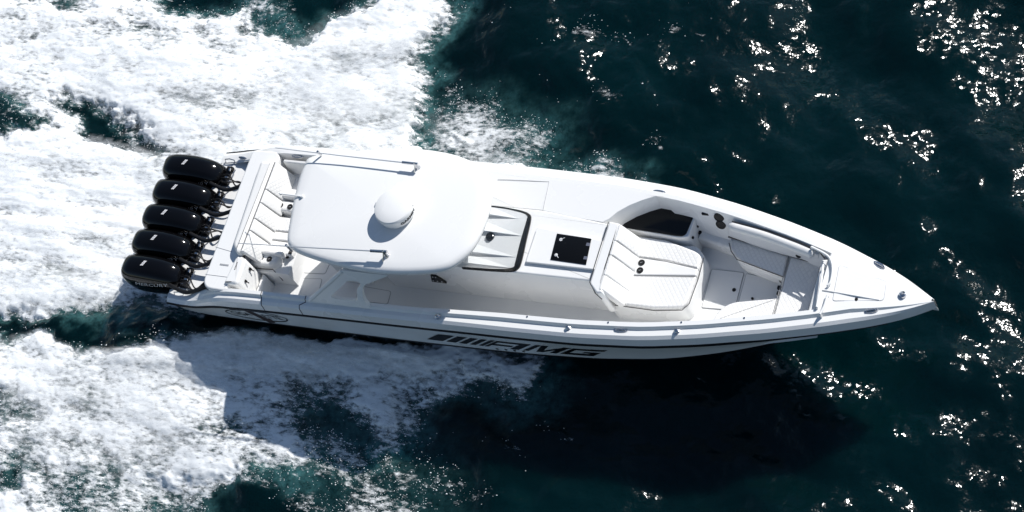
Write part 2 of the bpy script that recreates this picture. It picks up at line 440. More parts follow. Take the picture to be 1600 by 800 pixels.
# aft bench
def warp(pts, z0, z1, r, fn, name, m, parent, seg=3):
    return slab(pts, z0, z1, r, seg, None, fn).build(name, m, parent)
bench = slab([(1.50, -.70), (2.20, -.70), (2.20, 1.16), (1.50, 1.16)], .452, .84, .02).build('aft_bench', WHITE, boat)
bol = slab(rounded([(1.27, 1.02), (1.36, -.56), (1.50, -.68), (1.55, -.62), (1.545, 1.03)], [.08, .12, .05, .04, .05]), 1.25, 1.42, .07, 5).build('bolster', VINYL, bench)
seam('piping', [(1.545, 1.02, 1.385), (1.552, .2, 1.385), (1.555, -.60, 1.385)], PIPE, .007, bench)
def slope_back(x0, z0, x1, z1):
    L = math.hypot(x1-x0, z1-z0); ux, uz = (x1-x0)/L, (z1-z0)/L; nx, nz = -uz, ux
    if nx < 0: nx, nz = -nx, -nz
    def f(p): return Vector((x0+ux*p.x+nx*p.z, p.y, z0+uz*p.x+nz*p.z))
    return f, L
fb, LB = slope_back(1.545, 1.38, 1.70, .93)
seq = [(1.02, .52, QUILT), (.51, .27, VINYL), (.26, -.02, QUILT), (-.03, -.24, VINYL), (-.25, -.62, QUILT)]
for i, (a, b, m) in enumerate(seq):
    warp(rounded([(0, a), (LB, a-.01), (LB, b-.004), (0, b-.004)], .012), -.03, .045, .022, fb, 'back_cushion', m, bench)
    if i: seam('piping', [fb(Vector((0.0, a+.005, .035))), fb(Vector((LB*.5, a+.005, .047))), fb(Vector((LB, a, .04)))], SEAM, .005, bench)
for a, b, m in [(.26, .0, QUILT), (-.005, -.165, VINYL), (-.17, -.40, QUILT)]:
    slab(rounded([(1.66, a), (2.18, a-.01), (2.19, b), (1.66, b)], .02), .82, .955, .025, 3).build('seat_cushion', m, bench)
for y in (-.003, -.168): seam('piping', [(1.70, y, .952), (1.93, y, .956), (2.16, y, .952)], SEAM, .005, bench)
slab(rounded([(1.62, .68), (2.18, .70), (2.18, 1.10), (1.62, 1.10)], .03), .82, .95, .03).build('seat_cushion', QUILT, bench)
fp = lambda p: Vector((p.x, 1.10-(p.z)*.9+ (p.y)*.12, .93+p.y))
warp(rounded([(1.60, 0), (2.18, 0), (2.18, .34), (1.60, .34)], .03), 0, .05, .02, fp, 'back_cushion', VINYL, bench)
arm = slab(rounded([(1.66, .34), (2.16, .33), (2.16, .53), (1.66, .54)], .05), .84, 1.02, .05, 4).build('armrest', VINYL, bench)
slab(rounded([(1.64, .56), (2.16, .55), (2.16, .67), (1.64, .68)], .03), .84, 1.09, .035, 4).build('armrest', VINYL, bench)
def cup(x, y, z, parent, r=.05):
    o = MB().lathe((x, y, z), [(r, -.02), (r, .004), (r*.96, .010), (r*.80, .010), (r*.76, .006), (r*.74, .0055)], 24).build('cup_holder', BMATT, parent)
    MB().tube([(x-r*.4, y-r*.1, z+.007), (x+r*.35, y+r*.2, z+.007)], .004, 6).build('cup_bridge', STEEL, o)
    return o
cup(1.69, .43, 1.02, arm); cup(1.88, .42, 1.02, arm)
arm2 = slab(rounded([(1.50, -.42), (1.93, -.40), (2.02, -.45), (2.0, -.58), (1.90, -.64), (1.48, -.66)], [.03, .08, .06, .08, .09, .05]), .80, 1.0, .05, 4).build('armrest', VINYL, bench)
slab(rounded([(1.52, -.41), (2.10, -.40), (2.10, -.47), (1.56, -.47)], .03), .95, 1.07, .03, 4).build('armrest', VINYL, bench)
cup(1.69, -.53, 1.0, arm2, .048); cup(1.855, -.535, 1.0, arm2, .048)
seam('piping', [(1.42, -.66, .98), (1.50, -.685, .93), (1.72, -.685, .92), (1.93, -.67, .92)], PIPE, .010, bench)
seam('piping', [(1.93, -.67, .92), (1.98, -.712, .62)], PIPE, .0065, bench)
MB().tube([at(455, 392, 1.0), at(448, 404, .8)], .03, 8).build('speaker_grille', BMATT, bench)

# ------------------------------------------------------------------ port deck, trunk, dash
pd = MB(); rings = []
arc = [(3.6, .62), (5.0, .62), (6.55, .62), (7.2, .545), (7.62, .52), (7.70, .58), (7.80, .71), (7.96, .84), (8.14, .945), (8.34, 1.035), (8.45, 1.06)]
for x, y in arc:
    yo = yin(x)+.012; zz = zin(x)+.002
    y = min(y, yo-.004)
    rings.append([(x, y, .5), (x, y, zz-.006), (x, y+.004, zz-.001)]+[(x, y+.006+(yo-.02-y-.006)*k/4, zz+.001) for k in range(5)]+[(x, yo, zz+.001)])
pd.loft(rings, False).build('port_deck', WHITE, boat, 40)
seam('deck_joint', [at(778, 280, 1.428), at(858, 284, 1.432), at(848, 330, 1.436)], GAP, .0035)

trunk_o = rounded([(3.9, .60), (3.9, -.49), (7.74, -.455), (7.76, .50), (6.6, .615)], [.02, .05, .02, .02, .05])
trunk = slab(trunk_o, .45, 1.445, .03, 4).build('console', WHITE, boat)
plinth = slab(rounded([(6.62, .30), (6.62, -.29), (7.755, -.285), (7.755, .19)], [.02, .02, .005, .005]), 1.43, 1.495, .008, 2).build('foredeck_plinth', WHITE, trunk)
hk = slab([at2(870.5, 365, 1.5), at2(924, 373, 1.5), at2(915.6, 413.7, 1.5), at2(860, 405.8, 1.5)], 1.48, 1.507, .004, 2).build('hatch', ACRYL, plinth)
for px, py in ((876.5, 374.5), (869, 398.5)):
    p = at(px, py, 1.508); c = MB()
    c.lathe(p, [(.026, 0), (.026, .006), (.016, .009)], 16); c.tube([(p.x, p.y, p.z+.01), (p.x+.055, p.y+.035 if py < 380 else p.y-.045, p.z+.008)], .006, 6)
    c.build('latch', SILVER, hk)
for px, py in ((919, 382), (915, 403)):
    p = at(px, py, 1.508); MB().box(p, (.06, .05, .008)).build('hinge', mat('hinge_grey', (.12, .13, .17), .4), hk)
# dash under the windshield
def band_curve(z):
    pts = [(762, 321), (790, 324.5), (815, 329.5), (826, 334), (829, 342), (822, 374), (814, 409), (808, 420), (796, 423.5), (768, 422.5), (722, 419)]
    return smooth_open([at(px, py, z) for px, py in pts], 5)
bc = band_curve(1.47)
inner = []
wd = MB(); rings = []
for i, p in enumerate(bc):
    d = (bc[min(i+1, len(bc)-1)]-bc[max(i-1, 0)]).normalized(); n = Vector((d.y, -d.x, 0)).normalized()   # towards the dash
    t = i/(len(bc)-1); w = .016+.075*math.exp(-((t-.58)/.24)**2)
    rings.append([p-n*.004+Vector((0, 0, -.03)), p-n*.004+Vector((0, 0, .004)), p+n*w*.5+Vector((0, 0, .012)), p+n*w+Vector((0, 0, .004)), p+n*w+Vector((0, 0, -.03))])
    inner.append(p+n*w*.4)
wd.loft(rings, True, True, True).build('windshield_gasket', ACRYL, trunk)
dash_o = [(5.0, .58)]+[(p.x, p.y) for p in inner]+[(5.0, -.50)]
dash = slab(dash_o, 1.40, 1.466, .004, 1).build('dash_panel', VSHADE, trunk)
for (x0, y0), (x1, y1) in (((5.55, .13), (6.42, .14)), ((5.45, -.25), (6.42, -.22)), ((5.45, -.44), (6.40, -.405)), ((5.5, .42), (6.25, .42))):
    MB().add([(x0, y0+.22, 1.468), (x1, y1+.10, 1.468), (x1, y1, 1.469), (x0, y0, 1.55), (x0, y0-.012, 1.467), (x1, y1-.004, 1.467)],
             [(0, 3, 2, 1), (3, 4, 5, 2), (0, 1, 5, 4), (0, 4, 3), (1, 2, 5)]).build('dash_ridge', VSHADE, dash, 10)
p = at(765, 369, 1.50); MB().lathe((p.x, p.y, 1.49), [(.065, -.03), (.065, .01), (.05, .02), (.035, .012), (.0, .02)], 24).build('compass', ACRYL, dash)
# glass from the band up to the hardtop
gl = MB(); up = []
for p in bc: up.append((4.9+(p.x-4.9)*.66, p.y*.93-.01, 2.16))
gl.loft([[tuple(p+Vector((0, 0, .012))) for p in bc[14:]], up[14:]], False).build('windshield', GLASS, trunk)
# console pod and helm seats in the shade of the hardtop
hs = slab(rounded([(3.0, .55), (3.0, -.52), (3.55, -.52), (3.55, .55)], .06), .45, 1.05, .05).build('helm_seat', VINYL, boat)
slab(rounded([(2.96, .55), (2.96, -.52), (3.12, -.52), (3.12, .55)], .05), 1.04, 1.5, .05).build('backrest', QUILT, hs)
pp = MB(); q = [(4.86, -.50, 1.06), (4.95, -.50, 1.06), (5.06, -.52, .86), (4.80, -.52, .86)]
pnl = pp.add([(a, b-.001, c) for a, b, c in q]+[(a, b+.03, c) for a, b, c in q], [(0, 1, 2, 3), (4, 7, 6, 5), (0, 4, 5, 1), (1, 5, 6, 2), (2, 6, 7, 3), (3, 7, 4, 0)]).build('switch_panel', ACRYL, trunk)
for i, (u, v) in enumerate(((.3, .2), (.7, .2), (.15, .75), (.5, .75), (.85, .75))):
    x = (4.86+.09*u)*(1-v)+(4.80+.26*u)*v; z = 1.06-.2*v
    MB().lathe((x, -.505-.02*v, z), [(.012, 0), (.012, .006), (.006, .010)], 8, Matrix.Rotation(R(90), 3, 'X')).build('switch_button', SILVER, pnl)

# ------------------------------------------------------------------ forward lounge on the console front
lounge = slab(rounded([(7.76, .50), (7.76, -.47), (7.86, -.56), (9.05, -.50), (9.12, -.30), (9.12, .40), (8.95, .56)], [.02, .1, .06, .12, .1, .08, .06]), .45, .90, .03).build('forward_lounge', WHITE, boat)
slab(rounded([(7.745, .52), (7.745, -.52), (7.90, -.66), (7.99, -.64), (7.93, -.45), (7.93, .50)], .03), .88, 1.50, .03, 4).build('backrest_shell', WHITE, lounge)
seam('piping', [(7.745, .50, 1.505), (7.742, .0, 1.505), (7.745, -.50, 1.50), (7.87, -.65, 1.46), (7.92, -.66, 1.3)], PIPE, .007, lounge)
f2, L2 = slope_back(7.92, 1.50, 8.12, .98)
for a, b, m in [(.48, .21, QUILT), (.205, -.03, VINYL), (-.035, -.36, QUILT), (-.365, -.60, VINYL)]:
    warp(rounded([(0, a), (L2, a+.02), (L2, b-.001), (0, b-.001)], .015), -.05, .05, .03, f2, 'back_cushion', m, lounge)
for y in (.208, -.032): seam('piping', [f2(Vector((.02, y, .042))), f2(Vector((L2*.5, y, .053))), f2(Vector((L2-.02, y, .045)))], SEAM, .005, lounge)
slab(rounded([(8.06, -.44), (8.02, -.56), (8.62, -.56), (9.03, -.50), (9.09, -.40), (9.12, .02), (8.10, -.09)], [.05, .05, .05, .07, .06, .02, .02]), .88, 1.0, .03, 4).build('seat_cushion', QUILT, lounge)
slab(rounded([(8.10, -.085), (9.12, .025), (9.12, .135), (8.60, .20), (8.08, .215)], .02), .88, 1.005, .02, 4).build('seat_cushion', VINYL, lounge)
slab(rounded([(8.08, .22), (8.60, .205), (9.12, .14), (9.10, .36), (9.0, .42), (8.5, .55), (8.02, .57)], [.02, .02, .02, .07, .05, .04, .04]), .88, 1.0, .03, 4).build('seat_cushion', QUILT, lounge)
seam('piping', [(8.10, .216, 1.0), (8.60, .202, 1.0), (9.10, .138, 1.0)], SEAM, .005, lounge)
seam('piping', [(8.12, -.087, 1.0), (9.11, .022, 1.0)], SEAM, .005, lounge)
seam('piping', [(7.98, -.575, .95), (8.62, -.575, .93), (9.03, -.515, .93), (9.11, -.40, .93), (9.135, .0, .93), (9.125, .36, .93)], PIPE, .0065, lounge)
for px, py in ((1002.5, 410.5), (1000, 422.5)):
    p = at(px, py, 1.005); cup(p.x, p.y, 1.005, lounge, .052)

# companionway beside the lounge: black sliding hatch on a white box
cw = rounded([(7.72, .70), (7.95, .86), (8.22, 1.04), (8.87, 1.02), (8.86, .60), (8.72, .57), (7.92, .62)], [.02, .04, .08, .03, .04, .06, .03])
cbox = slab(ccw(cw), .5, 1.075, .02).build('companionway', WHITE, boat)
blk = [at2(x, y, 1.09) for x, y in ((962, 350), (985, 335), (1006, 324), (1026, 318.5), (1087, 329), (1072, 365), (1066, 369), (1054, 368), (985, 357))]
slab(rounded(blk, [.02, .1, .1, .08, .02, .04, .05, .05, .05]), 1.05, 1.092, .006, 2).build('sliding_hatch', ACRYL, cbox)
for z, y in ((.95, .66), (.90, .88)):
    MB().lathe((8.872, y, z), [(.022, -.01), (.022, .012), (.012, .018)], 14, Matrix.Rotation(R(90), 3, 'Y')).build('knob', BMATT, cbox)

# ------------------------------------------------------------------ bow cockpit
def wall_port(x, z):
    """inboard face of the port coaming in the bow"""
    P = cap_pts(x, 1)[-1]; k = (P[2]-z)/(P[2]-.56); return P[1]-.18*k*min(1, yr(x)/.55)
def on_wall(px, py):
    return min((at(px, py, .7+.01*k) for k in range(68)), key=lambda p: abs(p.y-wall_port(p.x, p.z)))
for px, py in ((1124, 338.5), (1127, 350)):
    p = on_wall(px, py); tilt = Matrix.Rotation(R(66), 3, 'X')
    MB().lathe((p.x, p.y-.012, p.z+.006), [(.078, -.05), (.078, .012), (.066, .018), (.056, .010), (.02, .014)], 24, tilt).build('speaker', BMATT, boat)
p = at(1103, 330.5, 1.28); MB().box((p.x, wall_port(p.x, 1.28)-.004, 1.28), (.10, .03, .04)).build('vent', BMATT, boat)
p = at(1093.5, 363, .80); MB().lathe((p.x, p.y, .80), [(.03, -.3), (.03, .004), (.02, .008)], 14).build('floor_socket', BMATT, boat)
p = at(1147, 453, .57); MB().lathe((p.x, p.y, .57), [(.03, 0), (.03, .006), (.02, .008)], 14).build('drain', BMATT, boat)
p = at(1176, 467, .57); MB().lathe((p.x, p.y, .57), [(.02, 0), (.02, .02), (.012, .03)], 14).build('drain', BMATT, boat)
# liner between companionway and port bench
slab(ccw([(8.87, .74), (8.87, 1.0), (9.5, .92), (9.5, .60)]), .5, .80, .06, 4).build('side_liner', WHITE, boat)
bowseat = slab(rounded([(9.42, .82), (9.44, .62), (9.62, .40), (10.38, .20), (10.38, .68)], [.02, .12, .12, .02, .02]), .5, .80, .03)
slab(rounded([(9.50, -.66), (9.58, -.40), (9.74, -.27), (10.38, -.125), (10.38, -.58)], [.03, .12, .12, .02, .02]), .5, .802, .03, mb=bowseat)
slab(rounded([(10.385, .64), (10.385, -.56), (10.95, -.44), (11.02, .44)], .02), .5, .798, .03, mb=bowseat)
bowseat = bowseat.build('bow_lounge', WHITE, boat)
slab(rounded([(9.42, .78), (9.44, .64), (9.62, .415), (10.385, .215), (10.37, .56)], [.03, .12, .12, .01, .01]), .79, .90, .03, 4).build('seat_cushion', QUILT, bowseat)
slab(rounded([(10.40, .57), (10.40, -.42), (10.90, -.35), (10.95, .44)], [.02, .02, .04, .03]), .79, .90, .03, 4).build('seat_cushion', QUILT, bowseat)
slab(rounded([(9.50, -.64), (9.58, -.40), (9.74, -.275), (10.39, -.13), (10.39, -.42), (10.0, -.56)], [.03, .12, .12, .02, .01, .03]), .79, .90, .03, 4).build('seat_cushion', QUILT, bowseat)
seam('piping', [(9.43, .66, .895), (9.50, .53, .9), (9.62, .41, .895), (10.0, .31, .895), (10.385, .212, .895)], PIPE, .0065, bowseat)
seam('piping', [(10.392, .56, .905), (10.394, .2, .905), (10.394, -.13, .905), (10.394, -.42, .905)], SEAM, .005, bowseat)
# port bolster of the bow cockpit
bl = [at(1140, 352, 1.30), at(1190, 366, 1.30), at(1240, 384, 1.29), at(1272, 397, 1.28)]
bpath = smooth_open(bl, 6)
bolster = MB().tube(bpath, [.035]+[.075]*(len(bpath)-2)+[.04], 14).build('side_bolster', VINYL, bowseat)
bolster.scale = (1, 1, 1)
seam('piping', [at(1144, 346, 1.37), at(1200, 361, 1.37), at(1250, 379.5, 1.36), at(1280, 393, 1.35), at(1289, 404, 1.34)], PIPE, .011, bowseat)
bb = MB(); rings = []
for k in range(9):
    t = k/8; p = at(1138+(1278-1138)*t, 369+(411-369)*t+3.0*math.sin(math.pi*t), .93); q = at(1140+(1278-1140)*t, 357+(398-357)*t, 1.26)
    rings.append([(p.x, p.y, p.z), (q.x, q.y, q.z), (q.x, q.y+.08, q.z), (p.x, p.y+.15, p.z)])
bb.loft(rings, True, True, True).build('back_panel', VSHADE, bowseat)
seam('piping', [at(1138, 370, .93), at(1172, 380, .93), at(1208, 391.5, .93), at(1245, 403, .92), at(1281, 414, .92)], PIPE, .012, bowseat)
for px, py in ((1170, 372.5), (1209, 385), (1248, 398.5)):
    p = at(px, py, 1.02); MB().lathe((p.x, p.y, p.z), [(.045, -.06), (.045, .01), (.03, .02)], 18, Matrix.Rotation(R(50), 3, 'X')).build('rod_socket', BMATT, bowseat)
p = at(1189, 422, .70); MB().box((p.x, p.y-.01, p.z), (.06, .05, .05)).build('latch', BMATT, bowseat)
for px, py in ((1221, 438), (1218, 450), (1217, 459)):
    p = at(px, py, .70); MB().box((p.x, p.y, p.z), (.05, .05, .06)).build('latch', BMATT, bowseat)
# forward backrest: a sloping pad against the foredeck bulkhead, its shade painted in as grey
bk = MB(); rings = []
for k in range(7):
    y = .43-.80*k/6; rings.append([(10.90, y, .86), (11.05, y*1.06, 1.24), (11.14, y*1.08, 1.24), (11.14, y*1.08, .6)])
bk.loft(rings, True, True, True).build('back_panel', RECESS, bowseat)
seam('piping', [(10.925, .42, .95), (10.935, 0, .96), (10.925, -.36, .95)], PIPE, .016, bowseat)
slab(rounded([(11.04, .36), (11.04, -.46), (11.15, -.48), (11.15, .38)], .02), 1.16, 1.30, .03, 3).build('bolster', VINYL, bowseat)
bulk = MB(); rings = []
for k in range(13):
    t = -1+2*k/12; y = t*(yin(11.18)+.0); rings.append([(11.17, y, .56), (11.17, y, zin(11.18)-.012+.02*(1-t*t)), (11.19, y, zin(11.18)+.004*(1-t*t))])
bulk.loft(rings, False).build('bow_bulkhead', WHITE, boat)
# foredeck
fd = MB(); rings = []
fx = [11.185+.075*i for i in range(19)]+[12.58, 12.63, 12.68]
def fdz(x, y):
    w = max(.02, yin(x)); t = min(1, abs(y)/w); return zin(x)+.004*(1-t*t)*min(1, w/.3)
for x in fx:
    w = yin(x)+.004; rings.append([(x, w*(-1+2*k/12), fdz(x, w*(-1+2*k/12))) for k in range(13)])
fd.loft(rings, False).build('foredeck', WHITE, boat, 30)
hz = lambda x, y: fdz(x, y)
hatch('anchor_hatch', [(11.33, .28), (12.03, .15), (12.06, -.15), (11.37, -.29)], .0, WHITE, .006, .05, hz, GAP)
seam('deck_crease', [(11.20, -.14, fdz(11.2, -.14)+.006), (11.7, -.15, fdz(11.7, -.15)+.012), (12.0, -.145, fdz(12, -.145)+.002)], WHITE, .014)
p = at(1410, 460, 1.24); MB().lathe((p.x, p.y, p.z-.02), [(.055, 0), (.05, .03), (.03, .045)], 16).tube([(p.x-.03, p.y, p.z+.01), (p.x+.03, p.y+.01, p.z+.045)], .018, 8).build('bow_light', STEEL, boat)
p = at(1338, 468, 1.30); MB().lathe((p.x, p.y, p.z), [(.028, -.01), (.028, .012), (.015, .016)], 14).build('hatch_latch', BMATT, boat)
# white hand rails at the forward end of the bow cockpit
for pts in ([(1268, 386), (1286, 395), (1297, 404), (1301, 420), (1298, 440), (1293, 446)], [(1293, 461), (1288, 478), (1281, 491)], [(1286, 414), (1283, 440), (1276, 480)]):
    hp = smooth_open([at(x, y, 1.40) for x, y in pts], 5)
    o = MB().tube(hp, .018, 10); a, b = hp[0], hp[-1]
    o.tube([a, a-Vector((0, 0, .10))], .016, 8); o.tube([b, b-Vector((0, 0, .10))], .016, 8)
    o.build('handrail', WHITE, boat)

# ------------------------------------------------------------------ deck hardware
def cleat(px, py, z, ang, L=.11):
    p = at(px, py, z); rot = Matrix.Rotation(ang, 3, 'Z'); o = MB()
    el = [rot @ Vector((L*math.cos(a), L*.30*math.sin(a), 0)) for a in [2*math.pi*k/20 for k in range(20)]]
    slab([(p.x+v.x, p.y+v.y) for v in el], p.z-.012, p.z+.010, .006, 2, mb=o)
    o.tube([p+rot @ Vector((-L*.7, 0, .018)), p+Vector((0, 0, .026)), p+rot @ Vector((L*.7, 0, .018))], .011, 8)
    return o.build('cleat', STEEL, boat)
cleat(465, 244.5, zg(1.87)+.012, -.02); cleat(386.5, 457, zg(1.9)+.006, .02, .10)
cleat(1030, 300, zg(8.3)+.006, -.06); cleat(970, 516, zg(8.3)+.006, .06)
cleat(1374, 413.5, zg(11.9)+.01, -.42, .10); cleat(1361, 486, zg(11.9)+.01, .33, .10)
cleat(379.5, 247, .90, -.1, .09); cleat(299, 458, .83, .1, .09)
for px, py in ((360, 253), (280, 461)):
    p = at(px, py, .83); MB().tube([p+Vector((-.10, .0, -.02)), p+Vector((-.09, .02, .04)), p+Vector((.0, .03, .05)), p+Vector((.09, .02, .04)), p+Vector((.10, 0, -.02))], .010, 8).build('transom_eye', STEEL, boat)
for px, py in ((683, 494), (887, 512), (1057, 517)):
    p = at(px, py, 1.40); MB().lathe((p.x, p.y, p.z-.03), [(.045, 0), (.045, .02), (.03, .03), (.032, .05), (.02, .06)], 16).build('rod_holder', STEEL, boat)
for i, x in enumerate((5.6, 6.9, 8.2, 9.3, 10.2)):
    P = cap_pts(x, -1)[-1]; MB().lathe((P[0], P[1]-.02, P[2]), [(.015, -.005), (.015, .006), (.008, .008)], 10).build('snap_stud', STEEL, boat)
for (a, b) in (((413, 455), (413, 481)), ((484, 462), (470, 487))):
    p = at(*a, 1.26); q = at(*b, 1.05); x0, x1 = p.x, p.x+(.02 if a[0] < 450 else -.10)
    P0, P1 = cap_pts(x0, -1), cap_pts(x1, -1)
    seam('gate_joint', [P0[5], P0[4], P0[3], P1[2], P1[1], P1[0]], PIPE, .007)

# ------------------------------------------------------------------ hardtop
ht_px = [(490, 244), (560, 235), (640, 232), (700, 239), (740, 253), (762, 270), (769, 298), (761, 340), (741, 384), (715, 411), (688, 424), (640, 428), (600, 427), (560, 422), (520, 413), (480, 401), (457, 390), (449, 377), (453, 345), (462, 300), (474, 262)]
ht = [at(x, y, 2.22) for x, y in ht_px]
ht = [(p.x, p.y) for p in smooth_closed([Vector((p.x, p.y, 0)) for p in ht], 5)]
ht = ccw(ht); n = len(ht)
cxy = Vector((sum(p[0] for p in ht)/n, sum(p[1] for p in ht)/n))
rings = []
for ins, z in ((.22, 2.10), (.06, 2.12), (.012, 2.155), (0, 2.20), (.012, 2.235), (.045, 2.265), (.09, 2.28)):
    rings.append([(x, y, z) for x, y in (inset(ht, ins) if ins else ht)])
base = rings[-1]
for s, h in ((.9, .012), (.75, .028), (.55, .042), (.3, .051), (.1, .054), (.01, .055)):
    rings.append([(cxy.x+(x-cxy.x)*s, cxy.y+(y-cxy.y)*s, z+h) for x, y, z in base])
hard = MB().loft(rings, True, True, True).build('hardtop', WHITE, boat, 50)
HZ = 2.33
def support(s):
    def f(u, z):                                     # u = x at the base line; the leg leans inwards as it rises
        k = (z-1.36)/.80; return (u, s*(1.27-.25*k)-.02)
    outer = [(3.14, 1.36), (4.00, 2.13), (4.86, 2.14), (4.52, 2.02), (4.30, 1.86), (4.20, 1.68), (4.18, 1.52), (4.24, 1.36)]
    hole = [(3.55, 1.50), (4.04, 1.92), (4.22, 1.93), (4.26, 1.88), (4.14, 1.76), (4.10, 1.64), (4.05, 1.50), (3.75, 1.47)]
    def res(p, m=64):
        p = [Vector(a) for a in rounded(p, .05, 4)]; L = [0]
        for i in range(len(p)): L.append(L[-1]+(p[(i+1) % len(p)]-p[i]).length)
        out = []
        for k in range(m):
            d = L[-1]*k/m; i = max(j for j in range(len(p)) if L[j] <= d+1e-9); t = (d-L[i])/max(1e-9, L[i+1]-L[i]); out.append(p[i].lerp(p[(i+1) % len(p)], t))
        return out
    a, b = res(outer), res(hole)
    # line the two outlines up by angle so the web stays clean
    c = sum(b, Vector((0, 0)))/len(b)
    def by_angle(p, th):
        best = None
        for i in range(len(p)):
            q, r2 = p[i]-c, p[(i+1) % len(p)]-c; d = Vector((math.cos(th), math.sin(th)))
            den = d.x*(r2.y-q.y)-d.y*(r2.x-q.x)
            if abs(den) < 1e-9: continue
            t = (q.x*(r2.y-q.y)-q.y*(r2.x-q.x))/den; k = (q.x*d.y-q.y*d.x)/den
            if t > 0 and -1e-6 <= k <= 1+1e-6 and (best is None or t > best): best = t
        return c+Vector((math.cos(th), math.sin(th)))*(best or .01)
    ths = sorted(set([math.atan2((v-c).y, (v-c).x) for v in a]+[math.atan2((v-c).y, (v-c).x) for v in b]))
    A = [by_angle(a, t) for t in ths]; B = [by_angle(b, t) for t in ths]
    def ring(P, off):
        out = []
        for v in P: x, y = f(v.x, v.y); out.append((x, y+s*off, v.y+off*.3))
        return out
    m = MB().loft([ring(A, -.035), ring(A, .025), ring(B, .025), ring(B, -.035), ring(A, -.035)], True)
    o = m.build('hardtop_support', WHITE, hard, 40)
    e0, e1 = f(3.12, 1.36), f(4.0, 2.10)
    MB().tube([(e0[0], e0[1]+s*.01, 1.36), (e1[0], e1[1]+s*.01, 2.10)], .035, 10).build('support_tube', WHITE, o)
support(-1); support(1)
# radar dome
rc = at(622, 331, HZ+.02)
dome = MB().lathe((rc.x, rc.y, HZ-.02), [(.20, 0), (.26, .03), (.295, .055), (.305, .09), (.315, .19), (.310, .215), (.295, .235), (.25, .252), (.15, .266), (.05, .271), (.002, .272)], 64).build('radar_dome', WHITE, hard, 25)
GREYB = mat('band_grey', (.45, .47, .5), .4)
vz = math.atan2(CAM.y-rc.y, CAM.x-rc.x)
def ring_map(u, v):
    a = vz+.22+u/.318; z = HZ-.02+.135+v; r = .3165-.10*max(0, 0)
    r = .305+.010*((z-(HZ-.02)-.09)/.10)+.003
    return (rc.x+r*math.cos(a), rc.y+r*math.sin(a), z)
text_on('GARMIN', .075, ring_map, 'lettering', DECAL, dome, 1.15, 0, .003)
a0 = vz+.22+.235/.318
tri = [ring_map(.17, .05), ring_map(.21, .05), ring_map(.19, .075)]
MB().add(tri, [(0, 1, 2)]).build('emblem', DECAL, dome)
p = at(590, 318.5, HZ+.02); MB().lathe((p.x, p.y, HZ-.03), [(.045, 0), (.045, .03), (.04, .055), (.025, .075), (.003, .082)], 20).build('gps_antenna', WHITE, hard)
def outrigger(a, b, name='outrigger_pole', dz=.10, r=.010):
    p = at(*a, HZ+dz); q = at(*b, HZ+dz-.02)
    o = MB().tube([p, p.lerp(q, .5)+Vector((0, 0, -.01)), q], [r*1.2, r, r*.7], 8).build(name, ALU, hard)
    br = MB(); d = (q-p).normalized(); br.lathe((p.x, p.y, HZ-.07), [(.05, 0), (.045, .05), (.03, .07), (.025, dz+.08), (.012, dz+.10)], 14)
    br.tube([p-d*.06, p+d*.22], .024, 8); br.tube([(p.x, p.y, p.z), (p.x-.03, p.y-.10, HZ-.03)], .009, 6)
    br.build('mount', STEEL, o)
    e = at(b[0]*.1+a[0]*.9, b[1]*.1+a[1]*.9, HZ+dz)
    return o
outrigger((648, 256), (430, 231)); outrigger((599, 393), (372, 380))
for a in ((499, 240), (450, 386)):
    p = at(*a, HZ+.02); MB().tube([(p.x, p.y, HZ-.10), (p.x, p.y, HZ+.09)], .018, 8).build('pole_cradle', STEEL, hard)
p, q = at(472, 307, HZ-.03), at(438, 302.5, HZ-.03)
o = MB().tube([p, q], .013, 8).build('light_mast', WHITE, hard)
MB().lathe((p.x, p.y, p.z-.09), [(.05, 0), (.05, .05), (.03, .08), (.02, .12)], 14).lathe((q.x, q.y, q.z-.02), [(.02, 0), (.02, .035), (.01, .045)], 10).build('mount', WHITE, o)

# ------------------------------------------------------------------ outboard motors
def cowl_rings(yc):
    """rounded cowling: sections along x, tallest aft of the middle, narrowing forward"""
    secs = [(-.84, .13, .11, .84), (-.832, .185, .19, .84), (-.805, .225, .255, .84), (-.74, .248, .305, .838), (-.62, .260, .332, .835), (-.42, .264, .340, .832), (-.22, .258, .332, .828), (-.04, .242, .305, .815), (.10, .215, .262, .80), (.20, .178, .205, .775), (.255, .13, .14, .76), (.27, .07, .08, .755)]
    rings = []
    for x, w, h, zc in secs:
        ring = []
        for k in range(28):
            a = 2*math.pi*k/28; c, s = math.cos(a), math.sin(a); e = .60
            yy = w*math.copysign(abs(c)**e, c); zz = math.copysign(abs(s)**e, s)
            zz = zz*h if s > 0 else zz*h*1.1
            yy *= 1-.20*max(0, zz/h)**2 if h else 1
            ring.append((x-.10*max(-1, min(1, zz/.3))*.35, yc+yy, zc+zz))
        rings.append(ring)
    return rings
